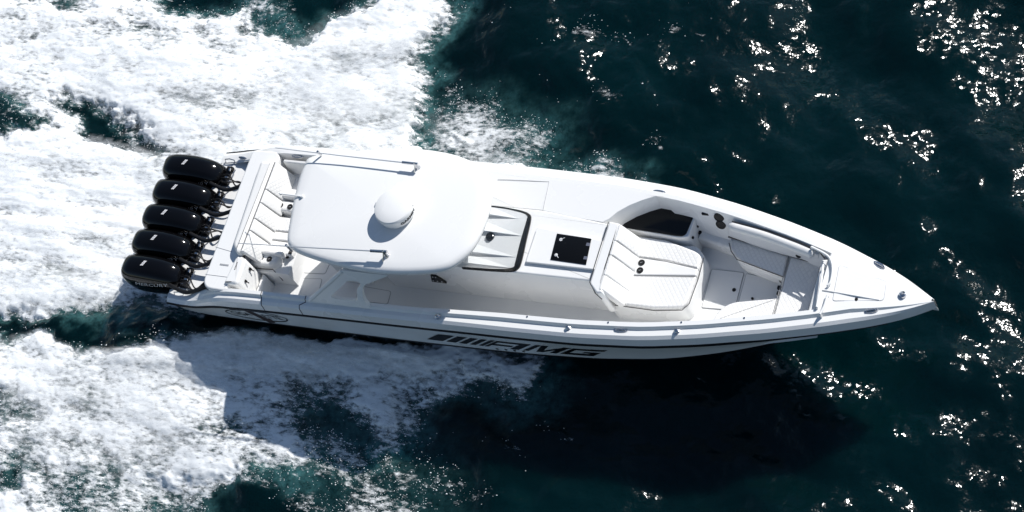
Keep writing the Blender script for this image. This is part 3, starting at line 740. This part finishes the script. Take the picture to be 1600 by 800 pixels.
def motor(yc, i):
    mo = bpy.data.objects.new('outboard_motor', None); scene.collection.objects.link(mo); mo.parent = boat; mo.location = (0, yc, 0)
    cowl = MB().loft(cowl_rings(0), True, True, True).build('cowling', BLACK, mo, 60)
    # seam line round the cowling and grooves of the top
    low = MB()
    low.loft([[(x+dx, w*math.cos(a)*.9+0, z+0*a) if False else (cx0+lx*math.cos(a), lw*math.sin(a), z) for a in [2*math.pi*k/20 for k in range(20)]] for (cx0, lx, lw, z, x, dx, w) in
              [(-.22, .42, .19, .62, 0, 0, 0), (-.20, .38, .15, .45, 0, 0, 0), (-.18, .30, .09, .15, 0, 0, 0), (-.18, .30, .05, -.25, 0, 0, 0), (-.18, .26, .03, -.55, 0, 0, 0)]], True, True, True).build('midsection', BMATT, mo)
    MB().box((.20, 0, .62), (.36, .30, .20)).box((.30, 0, .78), (.12, .36, .12)).box((.34, .13, .86), (.10, .05, .08)).box((.34, -.13, .86), (.10, .05, .08)).build('mounting_bracket', BMATT, mo)
    MB().box((.36, -.06, .90), (.05, .025, .03)).box((.37, .09, .91), (.025, .05, .03)).tube([(.30, -.15, .90), (.42, -.10, .86), (.44, .12, .86)], .010, 6).build('fitting', STEEL, mo)
    # top badge
    bz = [(-.36, 1.172), (-.28, 1.171)]
    bd = MB()
    for (u0, u1, v0, v1) in ((-.40, -.335, -.03, .055), (-.33, -.265, -.045, .04)):
        sh = .02
        bd.add([(u0+sh, v0, 0), (u1+sh, v0, 0), (u1-sh, v1, 0), (u0-sh, v1, 0)], [(0, 1, 2, 3)])
    def topz(x, y):
        h = np.interp(x, [-.60, -.42, -.22], [1.168, 1.173, 1.162]); return h+.004-.9*abs(y)**2.3
    bd2 = MB()
    for k, (u, v) in enumerate(((-.40, .045), (-.372, .045), (-.40, .012), (-.372, .014), (-.40, -.021), (-.372, -.019))):
        q = [(u, v-.012), (u+.024, v-.012), (u+.024, v+.016), (u, v+.016)]
        bd2.add([(x+y*.5, y, topz(x, y)+.003) for x, y in q], [(0, 1, 2, 3)])
    bd2.build('badge', SILVER, mo)
    # brand lettering along the starboard flank
    ref = cowl_rings(0)
    def flank(u, v):
        x = -.26+u; z = .93+v
        xs_ = [-.79, -.72, -.60, -.42, -.22, -.04, .10, .20]; ws = [.225, .248, .260, .264, .258, .242, .215, .178]
        w = float(np.interp(x, xs_, ws)); zc = .835; h = .335
        tt = min(.98, abs(z-zc)/h); yy = w*(1-tt**(2/.60))**(.60/2)
        return (x, -(yy*(1-.20*max(0, (z-zc)/h)**2)+.006), z)
    text_on('MERCURY', .115, flank, 'lettering', SILVER, mo, 1.25, .35, -.001)
    # rigging hoses to the transom
    rnd = random.Random(i)
    hx = .95; hy = .20-.0*i
    path = smooth_open([(.10, -.20, .92), (.28, -.26, .93), (.48, -.30, .93), (.70, -.26, .98), (.97, -.17, 1.06)], 6)
    MB().tube(path, .034, 12).build('rigging_hose', BMATT, mo)
    for k in range(3):
        j = rnd.uniform(-.05, .05)
        path = smooth_open([(.25, .05*k-.12, .88), (.42+j, .08*k-.18, .93+j), (.58, -.16+j*2, .86), (.74, -.14+.05*k, .88), (.96, -.10+.06*k, .90)], 6)
        MB().tube(path, .013, 8).build('cable', BMATT, mo)
    return mo
for i in range(5): motor(.96-.48*i-.01, i)

# ------------------------------------------------------------------ the sea: waves, wake foam, spray
rng = np.random.default_rng(7)
PERM = rng.permutation(4096); GA = rng.uniform(0, 2*np.pi, 4096); GX, GY = np.cos(GA), np.sin(GA)
def perlin(x, y, seed=0):
    xi, yi = np.floor(x).astype(np.int64), np.floor(y).astype(np.int64); xf, yf = x-xi, y-yi
    u, v = xf*xf*xf*(xf*(xf*6-15)+10), yf*yf*yf*(yf*(yf*6-15)+10)
    def g(i, j, a, b):
        h = PERM[(PERM[(i+seed*131) & 4095]+j) & 4095]; return GX[h]*a+GY[h]*b
    n00, n10 = g(xi, yi, xf, yf), g(xi+1, yi, xf-1, yf); n01, n11 = g(xi, yi+1, xf, yf-1), g(xi+1, yi+1, xf-1, yf-1)
    return (n00*(1-u)+n10*u)*(1-v)+(n01*(1-u)+n11*u)*v
def fbm(x, y, oct=5, seed=0, gain=.5, lac=2.03):
    s = np.zeros_like(x); a = 1.
    for k in range(oct): s += a*perlin(x*lac**k+17.3*k, y*lac**k-9.1*k, seed+k); a *= gain
    return s
def sstep(a, b, x): t = np.clip((x-a)/(b-a), 0, 1); return t*t*(3-2*t)
WAVES = []
wr = random.Random(3)
for k in range(26):
    lam = .45*(9.0/.45)**(wr.random()); ang = math.atan2(.75, .66)+wr.gauss(0, .55)
    WAVES.append((2*math.pi/lam, ang, wr.uniform(0, 6.28), .021*lam**1.0))
def wave(x, y):
    wx = x+.5*fbm(x*.25, y*.25, 3, 40); wy = y+.5*fbm(x*.25+9, y*.25, 3, 41)
    h = np.zeros_like(x)
    for k, a, ph, A in WAVES:
        p = (wx*math.cos(a)+wy*math.sin(a))*k+ph; s = np.sin(p); h += A*(s+.28*np.cos(2*p))
    grp = .35+1.3*sstep(-.25, .55, fbm(x*.22, y*.22, 3, 50))          # gusts: choppier patches
    h2 = .075*fbm(x*1.6, y*1.6, 2, 60)+.034*fbm(x*4.2, y*4.2, 2, 61)*grp
    return h*.50+h2*.62

def sdf(px, py, poly):
    d = np.full(px.shape, 1e9); ins = np.zeros(px.shape, bool); n = len(poly)
    for i in range(n):
        ax, ay = poly[i]; bx, by = poly[(i+1) % n]; ex, ey = bx-ax, by-ay; wx, wy = px-ax, py-ay
        t = np.clip((wx*ex+wy*ey)/(ex*ex+ey*ey+1e-12), 0, 1); d = np.minimum(d, (wx-ex*t)**2+(wy-ey*t)**2)
        c = ((ay <= py) & (by > py) | (ay > py) & (by <= py)) & (px < ax+(py-ay)*(ex)/(ey if abs(ey) > 1e-12 else 1e-12)); ins ^= c
    return np.where(ins, 1, -1)*np.sqrt(d)
def W(pts): return [sea(a, b) for a, b in pts]
# foam patches on the water: outline, strength, softness in metres
PATCH = [
 (W([(-260, -200), (120, -160), (205, -20), (240, 24), (320, 30), (365, 14), (388, 4), (396, 32), (424, 56), (460, 66), (500, 48), (535, 24), (580, 6), (640, -8), (712, -14), (708, 20), (690, 48), (650, 74), (640, 92), (664, 112), (670, 132), (656, 165), (642, 186), (640, 205), (662, 236), (640, 300), (250, 320), (-260, 300)]), .95, .30),
 (W([(480, 55), (560, 10), (650, -15), (712, -14), (708, 18), (690, 44), (640, 60), (560, 80)]), 1.05, .22),
 (W([(640, 205), (700, 168), (770, 172), (805, 192), (872, 208), (856, 238), (822, 268), (770, 270), (690, 262)]), .56, .40),
 (W([(670, 212), (720, 196), (735, 215), (700, 240)]), .68, .35),
 (W([(750, 240), (800, 248), (842, 268), (840, 290), (760, 290)]), 1.0, .22),
 (W([(820, 262), (940, 270), (1010, 290), (1010, 312), (820, 300)]), .66, .26),
 (W([(-260, 210), (320, 240), (330, 480), (-260, 500)]), .96, .30),
 (W([(-260, 518), (60, 522), (170, 545), (290, 516), (430, 508), (560, 512), (700, 532), (800, 545), (856, 562), (852, 596), (818, 626), (790, 622), (765, 598), (725, 592), (690, 612), (655, 612), (630, 618), (636, 660), (625, 690), (600, 698), (575, 684), (560, 640), (530, 606), (480, 608), (440, 625), (428, 650), (470, 690), (490, 730), (440, 745), (380, 735), (350, 765), (345, 800), (300, 860), (-200, 1000)]), .86, .34),
 (W([(290, 526), (480, 512), (640, 532), (760, 546), (852, 562), (846, 596), (815, 620), (775, 598), (700, 584), (600, 604), (420, 612), (310, 620)]), 1.12, .32),
 (W([(285, 600), (440, 600), (460, 640), (430, 690), (440, 730), (340, 740)]), .74, .35),
 (W([(430, 660), (540, 660), (556, 716), (470, 740)]), .52, .4),
 (W([(800, 560), (846, 562), (845, 595), (815, 616), (790, 600)]), 1.0, .22),
 (W([(585, 640), (620, 640), (622, 680), (598, 690), (580, 675)]), .86, .25),
 (W([(330, 690), (700, 700), (720, 900), (250, 900)]), .27, .5),
]
HOLES = [
 (W([(92, 163), (130, 160), (175, 182), (225, 208), (256, 230), (228, 228), (185, 214), (140, 212), (118, 192)]), .85, .22),
 (W([(-60, 160), (16, 168), (60, 186), (72, 206), (20, 208), (-60, 204)]), .75, .25),
 (W([(84, -10), (130, -6), (128, 18), (104, 28)]), .45, .3),
 (W([(-200, 498), (50, 504), (120, 520), (210, 524), (300, 508), (330, 484), (480, 494), (620, 520), (560, 522), (420, 514), (300, 520), (200, 540), (120, 534), (50, 516), (-200, 512)]), .60, .15),
 (W([(90, 738), (180, 740), (260, 772), (340, 770), (440, 800), (440, 960), (60, 960), (80, 800)]), .36, .4),
 (W([(-60, 600), (20, 620), (50, 640), (40, 660), (-60, 650)]), .35, .3),
 (W([(-60, 735), (30, 738), (30, 752), (-60, 760)]), .5, .2),
]
def density(x, y, soft=1.0):
    wx = x+.42*fbm(x*1.0, y*1.3, 6, 20, .62); wy = y+.34*fbm(x*1.0+31, y*1.3, 6, 21, .62)
    D = np.full(x.shape, 0.)
    for poly, v, w in PATCH: D = np.maximum(D, v*sstep(-w*1.2*soft, w*.8, sdf(wx, wy, poly)))
    for poly, v, w in HOLES: D -= v*sstep(-w, w*.6, sdf(wx, wy, poly))
    return D
# the wake behind the motors streams along x; the side foam tumbles
def turbulence(x, y):
    lane = sstep(1.35, .9, np.abs(y+.0))*sstep(.4, -.6, x)
    iso = fbm(x*.75+.2*y, y*1.6, 7, 1, .64); st = .9*fbm(x*.16, y*1.5, 3, 15, .6)+fbm(x*.5, y*2.6, 7, 11, .62)
    return iso*(1-lane)+st*lane*.9
# open water: fine grid in view, growing cells out to the horizon
def axis(a, b, h, far):
    c = list(np.arange(a, b+h*.5, h)); g = h; lo, hi = a, b
    left, right = [], []
    while hi < far: g *= 1.22; hi += g; lo -= g; right.append(hi); left.append(lo)
    return np.array(left[::-1]+c+right)
gx, gy = axis(-12.0, 15.5, .045, 600), axis(-7.5, 10.5, .045, 600)
X, Y = np.meshgrid(gx, gy, indexing='ij')
H = wave(X, Y)*np.exp(-((np.hypot(X-2, Y-1)/60)**2))
# the wave drops where the hull lies so that no crest comes through the deck
def grid_mesh(name, X, Y, Z, attrs, keep=None):
    nx, ny = X.shape; idx = np.arange(nx*ny).reshape(nx, ny)
    q = np.stack([idx[:-1, :-1], idx[1:, :-1], idx[1:, 1:], idx[:-1, 1:]], -1).reshape(-1, 4)
    co = np.stack([X, Y, Z], -1).reshape(-1, 3)
    if keep is not None:
        q = q[keep.reshape(-1)]; used = np.unique(q); mp = np.full(nx*ny, -1); mp[used] = np.arange(len(used)); q = mp[q]; co = co[used]
        attrs = {k: v.reshape(-1)[used] for k, v in attrs.items()}
    me = bpy.data.meshes.new(name); me.vertices.add(len(co)); me.vertices.foreach_set('co', co.ravel().astype(np.float32))
    me.loops.add(q.size); me.loops.foreach_set('vertex_index', q.ravel().astype(np.int32))
    me.polygons.add(len(q)); me.polygons.foreach_set('loop_start', np.arange(0, q.size, 4, dtype=np.int32))
    me.update(calc_edges=True)
    for k, v in attrs.items():
        a = me.attributes.new(k, 'FLOAT', 'POINT'); a.data.foreach_set('value', v.ravel().astype(np.float32))
    me.polygons.foreach_set('use_smooth', np.ones(len(q), bool))
    o = bpy.data.objects.new(name, me); scene.collection.objects.link(o); return o
inner_zone = (X > -12) & (X < 9) & (Y > -7.5) & (Y < 10.5)
A = np.zeros_like(X); sub = np.where(inner_zone)
dd = density(X[sub], Y[sub]); A[sub] = dd
chop = 1-.7*sstep(-.3, 1.1, A)
A2 = np.zeros_like(X); A2[sub] = density(X[sub], Y[sub], 2.0); AER = sstep(.05, .70, A2)
def wake_height(x, y, D):
    t = turbulence(x, y); b = np.abs(fbm(x*2.2, y*2.2, 5, 30, .6))
    pile = .10*sstep(.55, 1.0, D)*(1+.45*t)+.012*sstep(.3, .9, D)*b
    return pile
# steep, rippled crests: where the small facets lean far enough to flash the sun
CREST = [((1444, -10), (1450, 40), (1478, 68), (1508, 58), .26, 1), ((1470, 10), (1490, 45), (1515, 75), .2, .9), ((1610, 30), (1572, 72), (1582, 104), (1610, 128), .26, 1),
 ((1552, 12), (1562, 48), .2, 1), ((1526, 74), (1562, 112), .14, .8), ((1256, 70), (1266, 112), (1288, 142), (1312, 146), .2, 1), ((1312, 146), (1342, 182), (1362, 206), (1414, 226), .17, 1),
 ((1446, 212), (1462, 248), .2, .95), ((1484, 120), (1512, 130), .1, .9), ((1534, 138), (1552, 162), .12, .9), ((1538, 172), (1562, 202), .18, .9), ((1588, 140), (1598, 216), .2, .95),
 ((924, 76), (936, 102), .24, 1.05), ((918, 130), (942, 150), (974, 178), .16, .9), ((868, -5), (872, 48), (886, 58), .14, .85), ((1040, 88), (1052, 118), .14, 1), ((1080, 110), (1092, 130), .09, .95),
 ((1104, 262), (1122, 298), .11, .9), ((1190, 290), (1216, 312), .12, .9), ((1240, -5), (1220, 42), .14, .9), ((1214, 74), (1236, 92), .1, .8), ((1290, 70), (1292, 112), .08, .7), ((1344, 0), (1350, 46), .1, .8),
 ((1384, 424), (1440, 432), .10, .9), ((1508, 424), (1532, 462), .12, .95), ((1448, 352), (1460, 360), .08, .8), ((1134, 556), (1162, 572), .12, .85), ((1184, 556), (1212, 572), .12, .85),
 ((1240, 566), (1290, 600), (1322, 606), (1362, 612), .16, 1), ((1246, 600), (1252, 652), .10, .8), ((1388, 540), (1442, 560), .12, 1), ((1524, 540), (1582, 566), .18, 1), ((1478, 574), (1502, 590), .1, .95), ((1592, 545), (1606, 570), .1, .9),
 ((1488, 650), (1516, 672), (1542, 660), .14, .9), ((1484, 690), (1502, 722), (1542, 736), .18, 1), ((1560, 778), (1604, 790), .18, 1), ((1508, 790), (1542, 806), .14, 1), ((1408, 672), (1432, 682), .08, .9),
 ((1320, 708), (1360, 742), (1398, 772), .12, .9), ((1308, 766), (1332, 788), .11, .9), ((1000, 764), (1020, 772), .08, .8), ((1560, 700), (1600, 720), .14, .8), ((1120, 150), (1130, 170), .06, .7), ((1190, 190), (1200, 215), .07, .8),
 ((1150, 240), (1165, 255), .07, .7), ((985, 205), (1000, 222), .10, .7), ((1500, 60), (1530, 72), (1568, 92), .16, 1), ((1440, 60), (1452, 72), (1480, 84), .12, .95), ((1420, 226), (1440, 240), .08, .8), ((1558, 590), (1580, 640), .10, .85), ((1520, 660), (1560, 668), (1600, 690), .12, .95), ((1470, 400), (1490, 410), .06, .8), ((1500, 260), (1508, 268), .06, .8), ((1590, 300), (1604, 330), .1, .8), ((1360, 470), (1380, 480), .05, .7), ((980, 40), (988, 46), .05, .8), ((1010, 10), (1018, 20), .05, .8), ((1700, 100), (1760, 180), .3, 1), ((1690, 420), (1740, 520), .3, .9), ((1660, 640), (1760, 720), .3, 1), ((1500, -120), (1600, -60), .3, 1)]
G = np.zeros_like(X); gzone = np.where((X > 3) & (X < 15.5) & (Y > -7.5) & (Y < 10.5)); qx, qy = X[gzone], Y[gzone]
qx = qx+.10*fbm(qx*2.5, qy*2.5, 3, 80); qy = qy+.10*fbm(qx*2.5+7, qy*2.5, 3, 81); gg = np.zeros_like(qx)
for c in CREST:
    pts = W(c[:-2]); w_, st = c[-2], c[-1]
    for (ax, ay), (bx, by) in zip(pts[:-1], pts[1:]):
        ex, ey = bx-ax, by-ay; t = np.clip(((qx-ax)*ex+(qy-ay)*ey)/(ex*ex+ey*ey+1e-9), 0, 1)
        dd_ = np.hypot(qx-ax-ex*t, qy-ay-ey*t); gg = np.maximum(gg, st*np.exp(-(dd_/(w_*1.35))**2))
gg = gg*(1+.35*fbm(qx*3, qy*3, 3, 82))
G[gzone] = gg
sea_o = grid_mesh('water', X, Y, H*chop-.02, {'bubbles': AER, 'steep': G})
sea_o['kind'] = 'structure'

def water_mat():
    m = mat('sea_water', (.0, .012, .016), .13, spec=.34, ior=1.33)
    m.node_tree.nodes['Principled BSDF'].subsurface_method = 'BURLEY'; N, L, b = nodes(m)
    tc = N.new('ShaderNodeTexCoord'); at_ = N.new('ShaderNodeAttribute'); at_.attribute_name = 'bubbles'
    def vm(op, a, c, k=None):
        n = N.new('ShaderNodeVectorMath'); n.operation = op
        for i, q in enumerate((a, c)):
            if isinstance(q, tuple): n.inputs[i].default_value = q
            elif q is not None: L.new(q, n.inputs[i])
        if k is not None:
            if isinstance(k, float): n.inputs['Scale'].default_value = k
            else: L.new(k, n.inputs['Scale'])
        return n.outputs[0]
    # small wave facets: every few centimetres the surface leans its own way, most on the steep front of a crest
    dn = N.new('ShaderNodeTexNoise'); dn.inputs['Scale'].default_value = 9; dn.inputs['Detail'].default_value = 2
    L.new(tc.outputs['Object'], dn.inputs['Vector'])
    wob = vm('SCALE', vm('SUBTRACT', dn.outputs['Color'], (.5, .5, .5)), None, .09)
    mp = N.new('ShaderNodeMapping'); mp.inputs['Rotation'].default_value = (0, 0, R(8)); mp.inputs['Scale'].default_value = (11, 16, 1)
    L.new(vm('ADD', tc.outputs['Object'], wob), mp.inputs[0])
    vo = N.new('ShaderNodeTexVoronoi'); vo.voronoi_dimensions = '2D'; vo.inputs['Scale'].default_value = 1
    L.new(mp.outputs[0], vo.inputs['Vector'])
    rnd = vm('MULTIPLY', vm('SUBTRACT', vo.outputs['Color'], (.5, .5, .5)), (.34, .34, 0))
    gt = N.new('ShaderNodeAttribute'); gt.attribute_name = 'steep'
    mr = N.new('ShaderNodeMath'); mr.operation = 'MULTIPLY'; mr.inputs[1].default_value = 1.0; L.new(gt.outputs['Fac'], mr.inputs[0])
    tilt = vm('SCALE', vm('ADD', rnd, (.46, .17, 0)), None, mr.outputs[0])
    calm = vm('SCALE', rnd, None, .10)
    n1 = N.new('ShaderNodeTexNoise'); n1.inputs['Scale'].default_value = 5; n1.inputs['Detail'].default_value = 3
    L.new(tc.outputs['Object'], n1.inputs['Vector'])
    bp = N.new('ShaderNodeBump'); bp.inputs['Distance'].default_value = .03; bp.inputs['Strength'].default_value = 1
    L.new(n1.outputs['Fac'], bp.inputs['Height'])
    nn = vm('NORMALIZE', vm('ADD', vm('ADD', bp.outputs[0], tilt), calm), None)
    L.new(nn, b.inputs['Normal'])
    # teal where air bubbles hang in the water, patchy
    nb = N.new('ShaderNodeTexNoise'); nb.inputs['Scale'].default_value = 7; nb.inputs['Detail'].default_value = 6; nb.inputs['Roughness'].default_value = .7
    L.new(tc.outputs['Object'], nb.inputs['Vector'])
    m2 = N.new('ShaderNodeMath'); m2.operation = 'MULTIPLY'; L.new(at_.outputs['Fac'], m2.inputs[0])
    mr2 = N.new('ShaderNodeMapRange'); mr2.inputs['From Min'].default_value = .28; mr2.inputs['From Max'].default_value = .66
    L.new(nb.outputs['Fac'], mr2.inputs['Value']); L.new(mr2.outputs[0], m2.inputs[1])
    mx = N.new('ShaderNodeMix'); mx.data_type = 'RGBA'; L.new(m2.outputs[0], mx.inputs['Factor'])
    nl = N.new('ShaderNodeTexNoise'); nl.inputs['Scale'].default_value = .35; nl.inputs['Detail'].default_value = 4
    L.new(tc.outputs['Object'], nl.inputs['Vector'])
    cr = N.new('ShaderNodeMix'); cr.data_type = 'RGBA'; L.new(nl.outputs['Fac'], cr.inputs['Factor'])
    cr.inputs[6].default_value = (.0001, .0034, .0048, 1); cr.inputs[7].default_value = (.0001, .0118, .0142, 1)
    L.new(cr.outputs[2], mx.inputs[6]); mx.inputs[7].default_value = (.045, .135, .142, 1)
    L.new(mx.outputs[2], b.inputs['Base Color'])
    b.inputs['Subsurface Weight'].default_value = 1; b.inputs['Subsurface Radius'].default_value = (.3, .8, 1.0); b.inputs['Subsurface Scale'].default_value = .9
    return m
sea_o.data.materials.append(water_mat())

# foam sheet: real surface with holes, piled up where the hull throws water aside
hx_, hy_ = np.arange(-11.6, 7.6, .024), np.arange(-7.2, 9.2, .024)
FX, FY = np.meshgrid(hx_, hy_, indexing='ij')
D = density(FX, FY); Tb = turbulence(FX, FY)
cov = D*.90+.42*Tb
Wf = wave(FX, FY)*(1-.7*sstep(-.3, 1.1, D))
under = (np.abs(FY) < 1.0) & (FX > -.05) & (FX < 7.0)
FZ = Wf-.02+.012+wake_height(FX, FY, D)*sstep(.25, .7, cov)
FZ = np.where(under, np.minimum(FZ, .0), FZ)
k_ = np.maximum.reduce([cov[:-1, :-1], cov[1:, :-1], cov[1:, 1:], cov[:-1, 1:]]) > .22
un = under[:-1, :-1] & (np.abs(FY[:-1, :-1]) < .9)
foam = grid_mesh('wake_foam', FX, FY, FZ, {'cover': cov}, k_ & ~un)
foam['kind'] = 'stuff'; foam['label'] = 'churned white wake foam trailing behind and beside the speeding boat'; foam['category'] = 'foam'
def foam_mat():
    m = mat('wake_foam', (.84, .86, .87), .75, spec=.2); N, L, b = nodes(m)
    b.inputs['Subsurface Weight'].default_value = 0
    tc = N.new('ShaderNodeTexCoord'); a = N.new('ShaderNodeAttribute'); a.attribute_name = 'cover'
    mp = N.new('ShaderNodeMapping'); mp.inputs['Scale'].default_value = (.60, 1.35, 1); mp.inputs['Rotation'].default_value = (0, 0, R(-6)); L.new(tc.outputs['Object'], mp.inputs[0])
    n = N.new('ShaderNodeTexNoise'); n.inputs['Scale'].default_value = 11; n.inputs['Detail'].default_value = 6; n.inputs['Roughness'].default_value = .68
    L.new(mp.outputs[0], n.inputs['Vector'])
    s = N.new('ShaderNodeMath'); s.operation = 'MULTIPLY_ADD'; s.inputs[1].default_value = 1.9; s.inputs[2].default_value = -.95
    L.new(n.outputs['Fac'], s.inputs[0])
    ad = N.new('ShaderNodeMath'); L.new(s.outputs[0], ad.inputs[0]); L.new(a.outputs['Fac'], ad.inputs[1])
    mr = N.new('ShaderNodeMapRange'); mr.interpolation_type = 'SMOOTHSTEP'
    mr.inputs['From Min'].default_value = .28; mr.inputs['From Max'].default_value = .95; L.new(ad.outputs[0], mr.inputs['Value'])
    L.new(mr.outputs[0], b.inputs['Alpha'])
    bp = N.new('ShaderNodeBump'); bp.inputs['Distance'].default_value = .010; bp.inputs['Strength'].default_value = .5
    L.new(n.outputs['Fac'], bp.inputs['Height']); L.new(bp.outputs[0], b.inputs['Normal'])
    return m
foam.data.materials.append(foam_mat())

# drifting spray: a soft, thin veil of droplets hanging over the thickest foam
MIST = [(W([(420, 120), (560, 60), (690, 20), (700, 60), (650, 110), (665, 190), (655, 240), (430, 250), (330, 220)]), .75, .7),
 (W([(200, 60), (420, 100), (430, 230), (280, 220), (180, 130)]), .40, .6), (W([(-150, 20), (220, 70), (240, 160), (60, 150), (-150, 130)]), .40, .6),
 (W([(-200, 222), (250, 245), (255, 300), (-200, 300)]), .62, .4), (W([(-200, 330), (240, 340), (200, 400), (-200, 410)]), .45, .45), (W([(-200, 430), (200, 425), (280, 478), (150, 496), (-200, 488)]), .72, .35),
 (W([(150, 548), (300, 522), (480, 512), (640, 534), (760, 548), (850, 562), (838, 600), (770, 590), (640, 584), (480, 590), (300, 600)]), .95, .38),
 (W([(-100, 545), (120, 560), (290, 600), (300, 690), (200, 730), (60, 690), (-100, 640)]), .5, .6), (W([(590, 650), (618, 650), (615, 682), (595, 684)]), .45, .3),
 (W([(750, 245), (800, 250), (835, 268), (830, 282), (755, 282)]), .5, .3)]
mx_, my_ = np.arange(-11.6, 7.4, .06), np.arange(-6.5, 9.2, .06)
MX, MY = np.meshgrid(mx_, my_, indexing='ij')
qx = MX+.35*fbm(MX*.9, MY*1.2, 4, 90); qy = MY+.35*fbm(MX*.9+5, MY*1.2, 4, 91); DM = np.zeros_like(MX)
for poly, v, w in MIST: DM = np.maximum(DM, v*sstep(-w*1.3, w, sdf(qx, qy, poly)))
DM *= np.clip(.85+.9*fbm(MX*.6+.2*MY, MY*1.8, 4, 92), 0, 1.3)
MZ = .16+.16*DM+.05*fbm(MX*1.2, MY*1.2, 3, 93)
DM *= sstep(.42, .85, density(MX, MY)+.2*turbulence(MX, MY))
inb = (np.abs(MY) < 1.5) & (MX > -1.25) & (MX < 9)
DM = np.where(inb, 0, DM)
km = np.maximum.reduce([DM[:-1, :-1], DM[1:, :-1], DM[1:, 1:], DM[:-1, 1:]]) > .03
mist = grid_mesh('spray_veil', MX, MY, MZ, {'cover': DM}, km & ~inb[:-1, :-1])
mist['kind'] = 'stuff'; mist['label'] = 'thin veil of blown spray hanging over the wake foam'; mist['category'] = 'spray'
def mist_mat():
    m = mat('spray_veil', (.86, .88, .89), .9, spec=.1); N, L, b = nodes(m)
    tc = N.new('ShaderNodeTexCoord'); a = N.new('ShaderNodeAttribute'); a.attribute_name = 'cover'
    mp = N.new('ShaderNodeMapping'); mp.inputs['Scale'].default_value = (.45, 1.3, 1); mp.inputs['Rotation'].default_value = (0, 0, R(-8)); L.new(tc.outputs['Object'], mp.inputs[0])
    n = N.new('ShaderNodeTexNoise'); n.inputs['Scale'].default_value = 9; n.inputs['Detail'].default_value = 7; n.inputs['Roughness'].default_value = .7
    L.new(mp.outputs[0], n.inputs['Vector'])
    mr = N.new('ShaderNodeMapRange'); mr.inputs['From Min'].default_value = .32; mr.inputs['From Max'].default_value = .66; mr.inputs['To Min'].default_value = .15; mr.inputs['To Max'].default_value = 1.0
    L.new(n.outputs['Fac'], mr.inputs['Value'])
    mu = N.new('ShaderNodeMath'); mu.operation = 'MULTIPLY'; mu.use_clamp = True; L.new(mr.outputs[0], mu.inputs[0]); L.new(a.outputs['Fac'], mu.inputs[1])
    L.new(mu.outputs[0], b.inputs['Alpha'])
    return m
mist.data.materials.append(mist_mat())

# flung drops along the edges of the foam
pr = np.random.default_rng(5); M = 1500000
rx, ry = pr.uniform(-11, 7.4, M), pr.uniform(-6.5, 9, M)
dn = density(rx, ry)+.30*turbulence(rx, ry)
wgt = np.exp(-((dn-.42)/.20)**2)*(dn > .06)
ok = (pr.random(M) < wgt*.10) & ~((np.abs(ry) < 1.6) & (rx > -1.2) & (rx < 7.5)); rx, ry, dn = rx[ok], ry[ok], dn[ok]
nd = len(rx); rz = wave(rx, ry)+.03+np.abs(pr.normal(0, .10, nd)); rs = np.clip(pr.lognormal(-5.35, .40, nd), .0025, .013)
oct_v = np.array([(1.5, 0, 0), (-1.5, 0, 0), (0, 1, 0), (0, -1, 0), (0, 0, 1), (0, 0, -1)], float)
oct_f = np.array([(0, 2, 4), (2, 1, 4), (1, 3, 4), (3, 0, 4), (2, 0, 5), (1, 2, 5), (3, 1, 5), (0, 3, 5)])
V = (oct_v[None]*rs[:, None, None]+np.stack([rx, ry, rz], -1)[:, None]).reshape(-1, 3)
F = (oct_f[None]+6*np.arange(nd)[:, None, None]).reshape(-1, 3)
me = bpy.data.meshes.new('spray_drops'); me.from_pydata(V.tolist(), [], F.tolist()); me.polygons.foreach_set('use_smooth', [True]*len(F))
spray = bpy.data.objects.new('spray_drops', me); scene.collection.objects.link(spray)
me.materials.append(mat('spray_white', (.85, .87, .88), .5))
spray['kind'] = 'stuff'; spray['label'] = 'fine white spray drops flung out along the edges of the wake'; spray['category'] = 'spray'
